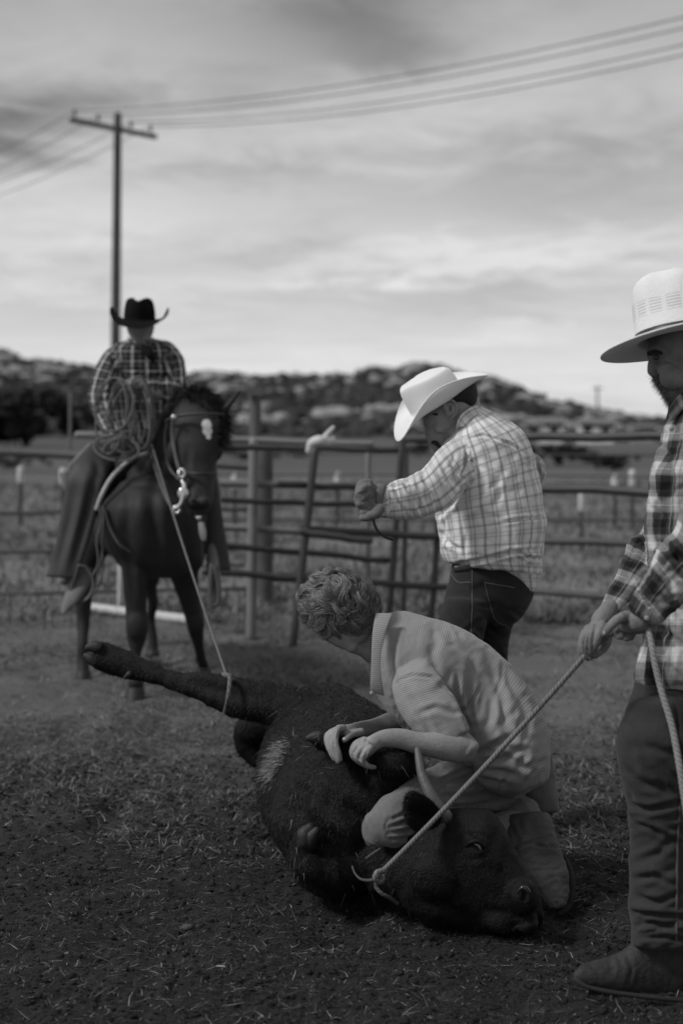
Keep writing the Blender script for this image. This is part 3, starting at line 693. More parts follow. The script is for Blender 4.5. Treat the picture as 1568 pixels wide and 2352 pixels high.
bodymask = lambda c: ((PJ(c)[0] < 900) | (PJ(c)[1] < 1800)).astype(float)*(1-.8*((PJ(c)[0] < 520)))+.25
fur('fur', cb, 60000, .013, .0016, HAIRM, calf, (-.2, -.1, -.6), (.002, .014), bodymask, .3)
whitemask = lambda c: np.exp(-((PJ(c)[0]-633+(PJ(c)[1]-1745)*.45)**2/190+(PJ(c)[1]-1745)**2/1100))
fur('belly_hair', cb, 2200, .022, .0020, HAIRM, calf, (-.3, -.1, -1), (.08, .45), whitemask, .5, 5)
tagit(fur('straw_bits', cb, 380, .035, .0020, BM_, calf, (.1, 0, -1), (.08, .32), lambda c: ((PJ(c)[0] < 1000) & (PJ(c)[0] > 560)).astype(float), .25, 9), 'short straws caught in the black coat', kind='stuff')
# hooves
build('hoof', [loft([(236, 1474, 226, 1504, 5.02, .8), (213, 1471, 204, 1496, 5.02, .75), (199, 1480, 196, 1494, 5.02, .7)], cap=(.2, .5), seg=20), loft([(228, 1505, 216, 1533, 5.05, .8), (208, 1499, 200, 1523, 5.05, .75), (195, 1500, 192, 1512, 5.05, .7)], cap=(.2, .5), seg=20)], HOOF, calf)
build('dewclaw', [tube([(298, 1548, 5.0, .012), (288, 1556, 5.0, .007)])], HOOF, calf)
build('hoof', [loft([(752, 1678, 745, 1712, 4.08, .8), (722, 1679, 718, 1706, 4.08, .75), (704, 1690, 703, 1702, 4.08, .7)], cap=(.3, .5), seg=20)], HOOF, calf)
build('hoof', [tube([(697, 1934, 4.01, .026), (702, 1914, 4.01, .024), (712, 1902, 4.01, .015)]), tube([(710, 1938, 4.01, .022), (718, 1918, 4.0, .019), (726, 1908, 4.0, .012)])], HOOF, calf)
# ear, horn, eye
ear = build('ear', [loft([(1018, 1872, 1000, 1900, 3.86, .6), (994, 1842, 978, 1908, 3.83, .30), (968, 1824, 954, 1908, 3.80, .24), (946, 1817, 935, 1892, 3.79, .22), (932, 1826, 927, 1860, 3.79, .25)], cap=(.2, .5), seg=30)], COAT, calf)
fold_mesh(ear.data, [([(1000, 1885), (965, 1872), (942, 1852)], 15, .016, 2)], 0)
fur('ear_fringe', ear, 5000, .009, .0013, HAIRM, calf, (-.6, 0, .1), (.003, .012), None, .4, 3)
hn = build('horn', [tube([(958, 1722, 3.94, .0085), (963, 1752, 3.92, .0115), (970, 1784, 3.90, .0135), (985, 1818, 3.88, .0155), (1003, 1850, 3.87, .0175), (1021, 1874, 3.87, .02)], seg=20)], HORN, calf)
fold_mesh(hn.data, [([(990, 1846), (1016, 1832)], 3, .002, 2), ([(1000, 1862), (1026, 1848)], 3, .002, 2)], 0)
build('eye', [ball(1089, 1949, 3.862, .0165, .013, .0135, rot=20)], mat('eyeball', .008, .08, .8, 0), calf)
build('eye_white', [tube([(1088, 1938, 3.848, .0020), (1099, 1942, 3.846, .0042), (1104, 1952, 3.85, .0022)])], mat('eye_white', .22, .3, .5, .1), calf)
build('eyelid', [tube([(1064, 1952, 3.86, .006), (1074, 1938, 3.848, .0055), (1092, 1931, 3.842, .006), (1106, 1940, 3.846, .005), (1112, 1955, 3.86, .004)]), tube([(1066, 1953, 3.86, .004), (1080, 1963, 3.848, .0045), (1096, 1964, 3.846, .0045), (1112, 1955, 3.86, .004)])], COAT, calf)
build('nostril', [tube([(1188, 2049, 3.79, .004), (1200, 2038, 3.785, .0065), (1213, 2048, 3.785, .006), (1215, 2064, 3.79, .005), (1206, 2074, 3.80, .004)])], mat('wet_nose', .02, .25, .6, .3, 40), calf)
# ================================================================== KNEELING MAN
def strands(name, C0, Rx, M, whorl, n, L, wd_, m_, parent, tone, region, seed=1, lift=.012, wave=1.0, steps=9, swirl=.5, clump=7.):
    """hair blades flowing over an ellipsoid away from a whorl. C0 centre, Rx radii, M axes (rows)"""
    rg = np.random.default_rng(seed); d = rg.normal(0, 1, (n*3, 3)); d /= np.linalg.norm(d, axis=1)[:, None]
    d = d[region(d@M)][:n]; n = len(d); wl = np.array(whorl, float); wl /= np.linalg.norm(wl)
    q = d.copy(); pts = []; rr = np.ones(n)
    l = L*(.55+.6*rg.random(n)); cl = rg.normal(0, .05, (n, 3))
    def nz(p, k, s): return np.array([fbm(p[:, 0]*k+s, p[:, 1]*k+p[:, 2]*k*.7+s, 3, s)-.5, fbm(p[:, 1]*k+s+9, p[:, 2]*k-p[:, 0]*k*.6, 3, s+3)-.5, fbm(p[:, 2]*k+s+4, p[:, 0]*k+p[:, 1]*k*.5, 3, s+6)-.5]).T
    cell = nz(d, clump, 5)
    rad = np.array(Rx)
    for i in range(steps+1):
        t = i/steps
        off = lift*(np.sin(t*1.9)*(1+2.2*np.clip(cell[:, 0]*2, -.5, 1)))*(.6+.8*rr*0+.4*cell[:, 1]*3)
        off = np.clip(off, .001, None)+.002*rg.random(n)
        pts.append(C0+((q*rad)*(1+off/rad.mean())[:, None])@M.T if False else C0+(q*rad*(1+off/rad.mean())[:, None])@M)
        tan = q-wl; tan = tan-q*(tan*q).sum(1)[:, None]; tan /= np.linalg.norm(tan, axis=1)[:, None]+1e-9
        cr_ = np.cross(q, tan); a = swirl+wave*3.2*(cell[:, 2]*1.6+np.sin(t*5+cell[:, 0]*14)*.33)
        di = tan*np.cos(a)[:, None]+cr_*np.sin(a)[:, None]+cl
        q = q+di*(l/steps/rad.mean())[:, None]; q /= np.linalg.norm(q, axis=1)[:, None]
    Pn = np.stack(pts, 1); T = np.gradient(Pn, axis=1); nn = Pn-C0; sdv = np.cross(T, nn); sdv /= np.linalg.norm(sdv, axis=2)[:, :, None]+1e-9
    ang = rg.normal(0, .5, n)[:, None, None]; nh = nn/np.linalg.norm(nn, axis=2)[:, :, None]; sdv = sdv*np.cos(ang)+nh*np.sin(ang)
    wv_ = (wd_*np.linspace(1, .3, steps+1))[None, :, None]/2
    V = np.stack([Pn-sdv*wv_, Pn+sdv*wv_], 2).reshape(-1, 3); b = (np.arange(n)*(steps+1)*2)[:, None, None]; s = (np.arange(steps)*2)[None, :, None]
    Fq = (b+s+np.array([0, 1, 3, 2])[None, None]).reshape(-1, 4)
    tn = np.repeat(np.clip(tone[0]+(tone[1]-tone[0])*(rg.random(n)**1.6*.8+.35*(cell[:, 0]+.3)), .01, 1), (steps+1)*2)
    return link(name, newmesh(name, V, Fq, np.c_[tn, tn, tn], True), m_, parent)
HM2 = mat('human_hair', .2, .45, .5, 0, fn=tonef)
def stripes_fn(t, at, tc):
    x, y, z = t.xyz(at); l = lines(t, y, .0062, .0026, 0, .7); n = t.noise(tc, 5, 4, .6)
    return t.m('MULTIPLY', t.mix(l, .31, .21), t.m('ADD', .8, t.m('MULTIPLY', n, .4)))
STR = mat('pinstripe_cotton', .25, .9, .15, 0, fn=stripes_fn, bump=.35, bscale=40, sheen=.1)
km = empty('person', P(1100, 1990, 4.2), 'kneeling person with curly hair and pinstriped shirt pressing down the calf', 'person')
kb = [  # head
      ball(782, 1398, 4.2, .098, .082, .092, rot=20), ball(800, 1440, 4.18, .07, .06, .06), tube([(772, 1440, 4.17, .055), (792, 1466, 4.16, .038), (806, 1484, 4.155, .02)]),
      tube([(786, 1482, 4.17, .011), (792, 1480, 4.15, .010)]), ball(797, 1474, 4.145, .018, .012, .012),
      tube([(820, 1440, 4.22, .062), (865, 1475, 4.24, .063), (920, 1510, 4.26, .08)], seg=24), tube([(808, 1490, 4.17, .014), (830, 1492, 4.18, .02), (852, 1500, 4.2, .03)]),
      # trunk hidden in the shirt
      tube([(930, 1520, 4.28, .12), (1050, 1590, 4.3, .13), (1160, 1720, 4.33, .13)], seg=24), tube([(940, 1510, 4.22, .06), (935, 1530, 4.28, .07), (930, 1530, 4.38, .06)]),
      # near arm
      loft([(935, 1540, 975, 1530, 4.20, .7), (955, 1610, 1005, 1590, 4.10, .7), (1015, 1690, 1060, 1665, 4.04, .8), (1046, 1745, 1098, 1706, 4.02, .9)], cap=(.6, .6)),
      loft([(1093, 1704, 1077, 1752, 4.02, .85), (1060, 1686, 1050, 1752, 4.01, .8), (1020, 1680, 1010, 1745, 4.0, .8), (968, 1682, 958, 1733, 3.985, .8), (930, 1674, 925, 1722, 3.975, .75), (898, 1673, 893, 1716, 3.965, .72), (872, 1678, 878, 1717, 3.96, .7),
            (850, 1689, 864, 1725, 3.955, .75), (828, 1702, 850, 1738, 3.955, .8)], cap=(.5, .5)),
      # near hand: fist over the calf's leg
      tube([(838, 1706, 3.945, 0.0119), (818, 1716, 3.935, 0.0110), (811, 1736, 3.94, 0.0092), (828, 1752, 3.955, 0.0084), (846, 1757, 3.975, 0.0070)], seg=12),
      tube([(843, 1712, 3.93, 0.0114), (828, 1722, 3.92, 0.0110), (820, 1742, 3.925, 0.0092), (836, 1756, 3.94, 0.0084), (852, 1760, 3.96, 0.0070)], seg=12),
      tube([(850, 1718, 3.92, 0.0106), (840, 1730, 3.91, 0.0101), (832, 1747, 3.915, 0.0088), (846, 1760, 3.93, 0.0079), (860, 1762, 3.95, 0.0070)], seg=12),
      tube([(836, 1700, 3.965, 0.0110), (816, 1710, 3.955, 0.0104), (808, 1731, 3.96, 0.0084), (820, 1747, 3.975, 0.0075)], seg=12),
      tube([(862, 1700, 3.99, 0.0114), (840, 1715, 4.0, .012), (826, 1735, 4.0, .010), (838, 1752, 4.0, .009)], seg=12),
      # far arm
      loft([(950, 1560, 1010, 1600, 4.42, .9), (915, 1625, 965, 1668, 4.38, .9), (880, 1640, 915, 1682, 4.30, .85), (853, 1651, 870, 1685, 4.2, .8), (827, 1656, 838, 1690, 4.12, .75), (804, 1662, 818, 1694, 4.06, .6), (778, 1667, 792, 1690, 4.03, .5)], cap=(.5, .5)),
      # far hand: fingers draped over the leg, thumb along it
      tube([(788, 1672, 4.02, 0.0108), (774, 1676, 4.0, 0.0108), (770, 1704, 3.985, 0.0090), (777, 1727, 3.98, 0.0077), (782, 1745, 3.985, 0.0065)], seg=12),
      tube([(780, 1674, 4.035, 0.0105), (763, 1683, 4.015, 0.0101), (760, 1712, 3.998, 0.0088), (768, 1733, 3.992, 0.0077), (776, 1750, 3.992, 0.0065)], seg=12),
      tube([(775, 1676, 4.05, 0.0101), (755, 1686, 4.035, 0.0095), (755, 1713, 4.015, 0.0082), (762, 1734, 4.008, 0.0073), (767, 1744, 4.008, 0.0062)], seg=12),
      tube([(772, 1678, 4.065, 0.0095), (751, 1688, 4.05, 0.0086), (751, 1710, 4.032, 0.0073), (757, 1726, 4.025, 0.0062)], seg=12),
      tube([(828, 1682, 4.06, 0.0133), (808, 1687, 4.03, 0.0103), (797, 1694, 4.01, 0.0093), (791, 1700, 4.0, 0.0082)], seg=12),
      # legs inside the jeans
      tube([(1160, 1760, 4.36, .09), (1000, 1815, 4.2, .05), (890, 1890, 4.05, .035), (1000, 1950, 4.22, .04), (1180, 1900, 4.3, .05), (1240, 2000, 4.2, .03)], seg=20)]
kbo = fuse('body', kb, SKIN, km, voxel=.0031, smooth=3, uvs=False, fold=([([(833, 1718), (823, 1738), (830, 1752)], 1.6, .0035, 2), ([(845, 1722), (836, 1742), (842, 1757)], 1.6, .0035, 2), ([(822, 1712), (812, 1730)], 1.6, .0035, 2), ([(768, 1680), (764, 1712), (772, 1738)], 1.5, .0035, 2), ([(758, 1684), (756, 1712), (765, 1738)], 1.5, .0035, 2), ([(752, 1686), (753, 1712), (760, 1732)], 1.5, .003, 2), ([(830, 1700), (846, 1694), (864, 1690)], 2.5, .0012, 1), ([(845, 1690), (836, 1712)], 3, .002, 0), ([(786, 1672), (771, 1700)], 2.5, .002, 2), ([(770, 1676), (758, 1705)], 2.5, .002, 2), ([(868, 1703), (876, 1716)], 2, .0012, 2), ([(872, 1700), (882, 1714)], 2, .0012, 2),
      ([(1060, 1700), (1085, 1722)], 9, -.003, 2)], 0))
build('thumbnail', [ball(791, 1698, 3.992, .0062, .003, .0055, rot=30)], mat('nail', .42, .3, .5, .1), km)
shf = [([(1049, 1545), (1047, 1590), (1062, 1640), (1085, 1690)], 6, .010, 0), ([(1080, 1530), (1072, 1600), (1092, 1690)], 9, .007, 0), ([(1095, 1735), (1130, 1715), (1175, 1690)], 8, .012, 0), ([(1100, 1748), (1150, 1745), (1200, 1722)], 8, .010, 0),
       ([(1100, 1700), (1125, 1650), (1130, 1600)], 9, .009, 0), ([(1150, 1710), (1160, 1740), (1220, 1770)], 8, .007, 0), ([(1120, 1520), (1150, 1600), (1160, 1690), (1215, 1760)], 10, .006, 0), ([(1150, 1540), (1200, 1620), (1215, 1700)], 10, .006, 0),
       ([(905, 1450), (900, 1520), (915, 1600)], 8, .006, 0), ([(905, 1572), (945, 1553), (990, 1556), (1030, 1590), (1060, 1640)], 3.5, .006, 0), ([(935, 1590), (980, 1660), (1000, 1710)], 8, .006, 0), ([(960, 1640), (1000, 1625), (1040, 1640)], 7, .005, 0),
       ([(1000, 1440), (990, 1500), (1000, 1545)], 14, .005, 0), ([(1060, 1760), (1110, 1790), (1170, 1800)], 8, .007, 0), ([(1085, 1765), (1140, 1770), (1200, 1785)], 8, .006, 0), ([(1040, 1470), (1075, 1500), (1095, 1560)], 12, .006, 0)]
shirt = fuse('shirt', [
      loft([(872, 1422, 852, 1545, 4.23, .95), (892, 1410, 866, 1590, 4.25, 1.05), (940, 1408, 900, 1640, 4.27, 1.15), (1009, 1427, 935, 1680, 4.29, 1.15), (1071, 1451, 965, 1712, 4.3, 1.08), (1115, 1480, 1000, 1735, 4.31, 1.0), (1159, 1513, 1030, 1752, 4.32, .98), (1203, 1568, 1052, 1762, 4.30, 1.1),
            (1238, 1630, 1065, 1775, 4.28, 1.15), (1259, 1682, 1085, 1798, 4.27, 1.2), (1263, 1735, 1122, 1818, 4.27, 1.5), (1256, 1788, 1172, 1830, 4.27, 2.2)], 0, seg=72, cap=(.15, .12)),
      loft([(905, 1520, 975, 1500, 4.15, .9), (902, 1575, 1000, 1542, 4.09, .8), (918, 1635, 1038, 1598, 4.055, .72), (950, 1678, 1060, 1640, 4.04, .7), (992, 1729, 1077, 1674, 4.03, .75)], 1, seg=56, cap=(.3, .05)),
      loft([(960, 1560, 1010, 1560, 4.45, .9), (915, 1610, 985, 1640, 4.43, .9), (905, 1640, 960, 1672, 4.41, .9)], 2, seg=40, cap=(.3, .05))], STR, km, voxel=.0055, smooth=3, fold=(shf+creases(22, 1060, 1250, 1560, 1800, -35, 30, (30, 90), (4, 8), (.002, .0045), 6)+creases(10, 900, 1060, 1440, 1560, 80, 20, (30, 80), (5, 9), (.0015, .003), 9), .0028, (8, 13)))
col = build('collar', [loft([(862, 1409, 900, 1410, 4.13, .22), (856, 1445, 889, 1440, 4.10, .2), (853, 1490, 876, 1490, 4.08, .2), (852, 1535, 873, 1535, 4.07, .2), (850, 1570, 878, 1572, 4.07, .2), (851, 1588, 882, 1598, 4.08, .2)], 0, seg=40, cap=(.4, .4)),
      loft([(868, 1412, 905, 1425, 4.20, .5), (850, 1500, 868, 1500, 4.22, .6), (848, 1560, 862, 1560, 4.24, .6)], 1, seg=40, cap=(.4, .4))], STR, km)
build('button', [ball(853, 1592, 4.06, .006, .003, .006)], mat('button', .3, .4, .4, 0), km)
JN1 = denim('faded_denim', .155)
def knee_crease(c): return [([(866+c*9, 1925-c*3), (880+c*6, 1905), (905, 1880+c*9)], 4, .006, 0)]
build_j = fuse('jeans', [
      loft([(1220, 1700, 1228, 1800, 4.42, .9), (1160, 1715, 1170, 1850, 4.38, .9), (1090, 1735, 1105, 1862, 4.27, .95), (1020, 1750, 1045, 1868, 4.14, .9), (966, 1778, 1000, 1890, 4.04, .9), (917, 1810, 955, 1925, 3.96, .8), (875, 1838, 915, 1944, 3.93, .8), (848, 1868, 880, 1940, 3.92, .75)], 0, seg=56, cap=(.3, .7)),
      tube([(880, 1905, 4.04, .066), (1000, 1945, 4.22, .07), (1120, 1930, 4.33, .07), (1190, 1880, 4.36, .07)], 1, seg=30),
      loft([(1170, 1720, 1258, 1700, 4.45, .9), (1185, 1800, 1272, 1780, 4.5, .9), (1195, 1870, 1282, 1862, 4.5, .8)], 2, seg=40, cap=(.3, .1))], JN1, km, voxel=.0055, smooth=3,
      fold=(creases(16, 960, 1180, 1765, 1860, -8, 25, (25, 70), (3, 6), (.002, .005), 4)+[([(898, 1868), (884, 1895), (888, 1925)], 2.2, .004, 0), ([(890, 1900), (925, 1890), (955, 1880)], 4, .006, 0), ([(892, 1912), (930, 1908), (960, 1900)], 4, .006, 0), ([(896, 1925), (925, 1925), (950, 1920)], 4, .006, 0), ([(890, 1885), (920, 1872), (940, 1862)], 4, .005, 0),
             ([(1000, 1800), (1060, 1790), (1130, 1770)], 7, .007, 0), ([(1010, 1830), (1080, 1830), (1150, 1812)], 7, .007, 0), ([(1060, 1850), (1110, 1845), (1170, 1830)], 6, .006, 0), ([(1120, 1800), (1128, 1815), (1150, 1818)], 3, .004, 0)], .003, (9, 12)))
def boot(name, secs, m_, parent, fold=None, sole=None, cap=(.1, .6), **k):
    o = fuse(name, [loft(secs, seg=44, cap=cap)]+([loft(*a) for a in k.get('extra', [])]), m_, parent, voxel=.0055, smooth=2, fold=fold)
    if sole: build('sole', sole, mat('boot_sole', .03, .8, .2, .3, 20), o)
    return o
boot('boot', [(1157, 1873, 1256, 1868, 4.30, .7), (1161, 1905, 1270, 1895, 4.27, .66), (1163, 1938, 1280, 1932, 4.23, .6), (1180, 1972, 1290, 1962, 4.2, .55), (1208, 2012, 1302, 2002, 4.17, .55), (1238, 2052, 1306, 2045, 4.15, .55), (1262, 2084, 1300, 2076, 4.13, .6)], BOOT, km,
     ([([(1160, 1965), (1190, 1945), (1235, 1930), (1270, 1920)], 4, .006, 0), ([(1175, 1900), (1190, 1930), (1180, 1955)], 7, .006, 0), ([(1210, 1935), (1240, 1945), (1280, 1945)], 4, .004, 0), ([(1170, 1955), (1215, 2010), (1262, 2080)], 3, .004, 0), ([(1190, 1880), (1200, 1920)], 8, .004, 0)], .0025, (30, 30)),
     sole=[tube([(1292, 1965, 4.22, .010), (1307, 2005, 4.2, .012), (1311, 2045, 4.17, .012), (1303, 2082, 4.15, .011), (1283, 2098, 4.13, .010)])])
kbt = [o for o in km.children if o.name.startswith('boot')][0]
tagit(fur('straw_bits', kbt, 60, .022, .0014, BM_, kbt, (.2, 0, -1), (.10, .30), None, .15, 21), 'short straws stuck to the boot', kind='stuff')
C0 = P(778, 1392, 4.19); Mx = np.eye(3); c_, s_ = math.cos(R_(20)), math.sin(R_(20)); Mx = np.array([[c_, 0, -s_], [0, 1, 0], [s_, 0, c_]])
def reg(dw):
    u, v, _ = PJ(C0+dw*np.array([.105, .09, .1])); return (v < np.interp(u, [680, 720, 760, 800, 850, 875], [1400, 1432, 1455, 1455, 1430, 1395])) | ((dw[:, 1] > .1) & (dw[:, 2] > -.3))
wl = np.array([.08, -.93, -.12])
def locks(name, C0, Rx, Mx, whorl, nl, ns, L, wd_, m_, parent, tone, region, seed=1, lift=.018, curl=1.0, steps=11):
    rg = np.random.default_rng(seed); d = rg.normal(0, 1, (nl*6, 3)); d /= np.linalg.norm(d, axis=1)[:, None]; d = d[region(d@Mx)][:nl]; nl = len(d)
    wl = np.array(whorl, float); wl /= np.linalg.norm(wl); rad = np.array(Rx); rm = rad.mean()
    def path(q, l, ph, am, li, sw):
        out = []
        for i in range(steps+1):
            t = i/steps; off = .002+li*np.sin(np.minimum(t*2.3, 2.6))
            out.append(C0+(q*rad*(1+off/rm)[:, None])@Mx)
            tan = q-wl; tan = tan-q*(tan*q).sum(1)[:, None]; tan /= np.linalg.norm(tan, axis=1)[:, None]+1e-9
            cr_ = np.cross(q, tan); a = sw+am*np.sin(ph+t*5.5); di = tan*np.cos(a)[:, None]+cr_*np.sin(a)[:, None]
            q = q+di*(l/steps/rm)[:, None]; q = q/np.linalg.norm(q, axis=1)[:, None]
        return np.stack(out, 1)
    l = L*(.6+.7*rg.random(nl)); ph = rg.random(nl)*6.28; am = curl*(.3+rg.random(nl)*.9); li = lift*(.25+rg.random(nl)**1.5*1.2); sw = .5+rg.normal(0, .35, nl)
    G_ = path(d, l, ph, am, li, sw); n = nl*ns; g = np.repeat(G_, ns, 0); t = np.linspace(0, 1, steps+1)[None, :, None]
    T = np.gradient(g, axis=1); T /= np.linalg.norm(T, axis=2)[:, :, None]+1e-9; N_ = g-C0; N_ /= np.linalg.norm(N_, axis=2)[:, :, None]; B = np.cross(T, N_); B /= np.linalg.norm(B, axis=2)[:, :, None]+1e-9
    r = rg.normal(0, 1, (n, 2)); sp = .0075*(1-.72*t**1.3); ph2 = rg.random(n)[:, None]*6.28; wob = .0012*np.sin(ph2+t[..., 0]*7)
    Pn = g+B*(r[:, 0][:, None, None]*sp+wob[..., None])+N_*(np.abs(r[:, 1])[:, None, None]*sp*.45+wob[..., None]*.6)
    cutl = (.75+.35*rg.random(n))[:, None, None]; Pn = Pn[:, :1]+(Pn-Pn[:, :1])*cutl
    ang = rg.normal(0, .5, n)[:, None, None]; sdv = B*np.cos(ang)+N_*np.sin(ang); wv_ = (wd_*np.linspace(1, .35, steps+1))[None, :, None]/2
    V = np.stack([Pn-sdv*wv_, Pn+sdv*wv_], 2).reshape(-1, 3); b = (np.arange(n)*(steps+1)*2)[:, None, None]; s_i = (np.arange(steps)*2)[None, :, None]
    Fq = (b+s_i+np.array([0, 1, 3, 2])[None, None]).reshape(-1, 4)
    lt = np.repeat(.45+.75*rg.random(nl), ns); tn = (tone[0]+(tone[1]-tone[0])*rg.random(n)**1.4*lt)[:, None]*np.linspace(.45, 1.15, steps+1)[None]  # root-to-tip ramp puts the shade deep in the hair into its colour
    tn = np.repeat(tn.reshape(-1), 2); return link(name, newmesh(name, V, Fq, np.c_[tn, tn, tn], True), m_, parent)
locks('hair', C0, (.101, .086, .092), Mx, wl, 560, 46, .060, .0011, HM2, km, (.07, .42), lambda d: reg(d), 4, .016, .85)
build('hair_base', [ball(776, 1390, 4.19, .101, .084, .093, rot=20)], mat('hair_roots', .05, .8, .2, .3, 60), km)
# ================================================================== HAT
def hat(name, O, fwd, up, m_, parent, a1=.19, b1=.165, H=.115, curl=.055, dip=.02, dipb=None, a0=.098, b0=.08, crease=.03, taper=.86, band=None, pinch=.012, curlpow=1.6, dome=2.2, fronty=1.0):
    O = np.array(O); f = np.array(fwd, float); f /= np.linalg.norm(f); u = np.array(up, float); u -= f*(u@f); u /= np.linalg.norm(u); l = np.cross(u, f)
    n = 96; th = np.linspace(0, 2*math.pi, n, endpoint=False); V = []; c, s = np.cos(th), np.sin(th)
    rows = []
    for k in range(15):
        t = 1-k/14; A = a0+(a1*np.where(c > 0, fronty, 1)-a0)*t; B = b0+(b1-b0)*t
        z = curl*(t**1.7)*np.abs(s)**curlpow-np.where(c > 0, dip, dip if dipb is None else dipb)*(t**1.4)*np.abs(c)**1.5
        y = B*s*(1-.22*t*t*curl/.055*np.abs(s)**2); rows.append(np.c_[A*c, y, z])
    for k in range(1, 15):
        t = math.sin(k/14*math.pi/2)**.9; r = 1-(1-taper)*(k/14)**dome; x = a0*c*r; y = b0*s*r*(1-.06*t*np.clip(c, 0, 1)); z = np.full(n, H*t*.93)+.008*c*t-crease*.6*(k/14)**4*np.exp(-(y/.024)**2)
        y = y*(1-pinch/b0*t*np.exp(-((c-.62)**2)/.08)); rows.append(np.c_[x, y, z])
    for k in range(1, 13):
        t = k/12; r = taper*(1-t); x = a0*c*r*.999; y = b0*s*r*(1-.06*np.clip(c, 0, 1))*(1-pinch/b0*np.exp(-((c-.62)**2)/.08))
        e = math.sin(min(1, t*3.2)*math.pi/2)*.07*H
        z = H*.93+e+.008*c*(1-t)-crease*np.exp(-(y/.024)**2)*(.6+.4*min(1, t*3))-pinch*.9*np.exp(-((x-.055)**2/.0012+(np.abs(y)-.05)**2/.0006))*1.0; rows.append(np.c_[x, y, z])
    V = np.concatenate(rows); V = O+V[:, :1]*f+V[:, 1:2]*l+V[:, 2:]*u
    seg = n; m = len(rows); Fc = [(i*seg+j, i*seg+(j+1) % seg, (i+1)*seg+(j+1) % seg, (i+1)*seg+j) for i in range(m-1) for j in range(seg)]
    Fc.append(tuple((m-1)*seg+j for j in range(seg)))
    UV = np.concatenate([np.c_[th, np.full(n, i/ (m-1)), r_[:, 2]] for i, r_ in enumerate(rows)])
    me = newmesh(name, V, Fc, UV); o = link(name, me, m_, parent); sm = o.modifiers.new('s', 'SOLIDIFY'); sm.thickness = .0035; sm.offset = 0
    if band:
        rr = []
        for k, (zz_, ex_) in enumerate([(.002, .0015), (.002, .004), (.012, .0045), (.022, .004), (.022, .0015)]):
            t = zz_/(H*.93); r = 1; rr.append(O+((a0*r+ex_)*c)[:, None]*f+((b0*r+ex_)*s)[:, None]*l+zz_*u)
        VB = np.concatenate(rr); FB = [(i*seg+j, i*seg+(j+1) % seg, (i+1)*seg+(j+1) % seg, (i+1)*seg+j) for i in range(4) for j in range(seg)]
        link('hat_band', newmesh('hat_band', VB, FB), band, o)
    # rolled brim edge
    R0 = rows[0]; E = O+R0[:, :1]*f+R0[:, 1:2]*l+R0[:, 2:]*u; E = np.r_[E, E[:1]]
    v_, f_, u_ = tubeW(E, .0028, seg=6, step=.02, caps=False, closed=False); link('brim_edge', newmesh('brim_edge', v_, f_), m_, o)
    return o
def hand_fingers(): pass
# ================================================================== BENDING MAN IN LIGHT PLAID
def plaid_fn(t, at, tc):
    x, y, z = t.xyz(at); v = .76
    per, py = .064, .072
    def dark(v, f, k): return t.m('MULTIPLY', v, t.m('SUBTRACT', 1.0, t.m('MULTIPLY', f, k)))
    v = dark(v, lines(t, x, per, .0075, 0, .4), .46); v = dark(v, lines(t, x, per, .022, .5, .6), .22); v = dark(v, lines(t, x, per, .0018, .42, .5), .5); v = dark(v, lines(t, x, per, .0018, .58, .5), .5)
    v = dark(v, lines(t, y, py, .0075, 0, .4), .30); v = dark(v, lines(t, y, py, .024, .5, .6), .16); v = dark(v, lines(t, y, py, .0018, .41, .5), .36); v = dark(v, lines(t, y, py, .0018, .59, .5), .36)
    return v
PL1 = mat('light_plaid_cotton', .6, .9, .15, .08, 6, fn=plaid_fn, bump=.35, bscale=34, sheen=.1)
bm_ = empty('person', P(1120, 1903, 5.0), 'bending person in white felt hat and light plaid shirt with a gloved fist out', 'person')
D5 = 4.98
bb = [ball(1040, 938, D5, .095, .078, .098, rot=35), ball(1020, 962, D5, .078, .066, .075, rot=25), tube([(1010, 965, D5, .055), (1004, 1000, D5, .042), (1008, 1024, D5, .027)], seg=20), ball(1052, 990, D5-.01, .05, .05, .05),
      tube([(994, 968, D5-.005, .010), (986, 990, D5-.005, .011), (983, 1004, D5-.005, .013), (991, 1010, D5-.005, .012)]), tube([(982, 962, D5-.02, .008), (996, 955, D5-.045, .009), (1008, 955, D5-.06, .006)]), ball(1010, 985, D5-.05, .02, .012, .016),
      tube([(994, 1019, D5-.01, .008), (1000, 1023, D5-.03, .007)]),
      tube([(1048, 975, D5, .055), (1078, 1000, D5+.02, .062), (1110, 1030, D5+.03, .09)], seg=24), tube([(1060, 1050, 4.88, .05), (1110, 1050, 5.0, .08), (1180, 1050, 5.12, .05)]),
      tube([(1110, 1070, 5.0, .08), (1125, 1180, 5.0, .09), (1130, 1310, 5.0, .07)], seg=24),
      tube([(1060, 1060, 4.86, .045), (1000, 1130, 4.76, .04), (930, 1150, 4.68, .034), (870, 1150, 4.62, .028)]),
      tube([(1180, 1050, 5.12, .045), (1232, 1075, 5.2, .035), (1200, 1130, 5.2, .03), (1120, 1160, 5.25, .028)]), ball(1105, 1162, 5.25, .04),
      tube([(1100, 1340, 4.98, .05), (1058, 1430, 4.9, .04), (1048, 1600, 4.88, .035), (1060, 1870, 4.92, .03)]), tube([(1140, 1340, 5.02, .05), (1128, 1440, 5.06, .03), (1126, 1600, 5.06, .03), (1134, 1870, 5.06, .03)])]
fuse('body', bb, SKIN, bm_, voxel=.005, smooth=3, uvs=False, fold=([([(1070, 960), (1062, 985), (1050, 1005)], 8, .004, 2), ([(988, 978), (1000, 973)], 3, .004, 2)], 0))
build('ear', [loft([(1018, 928, 1042, 922, D5-.075, .4), (1019, 938, 1047, 935, D5-.082, .35), (1023, 950, 1046, 950, D5-.08, .35), (1028, 960, 1040, 961, D5-.074, .4)], cap=(.5, .5), seg=24)], SKIN, bm_)
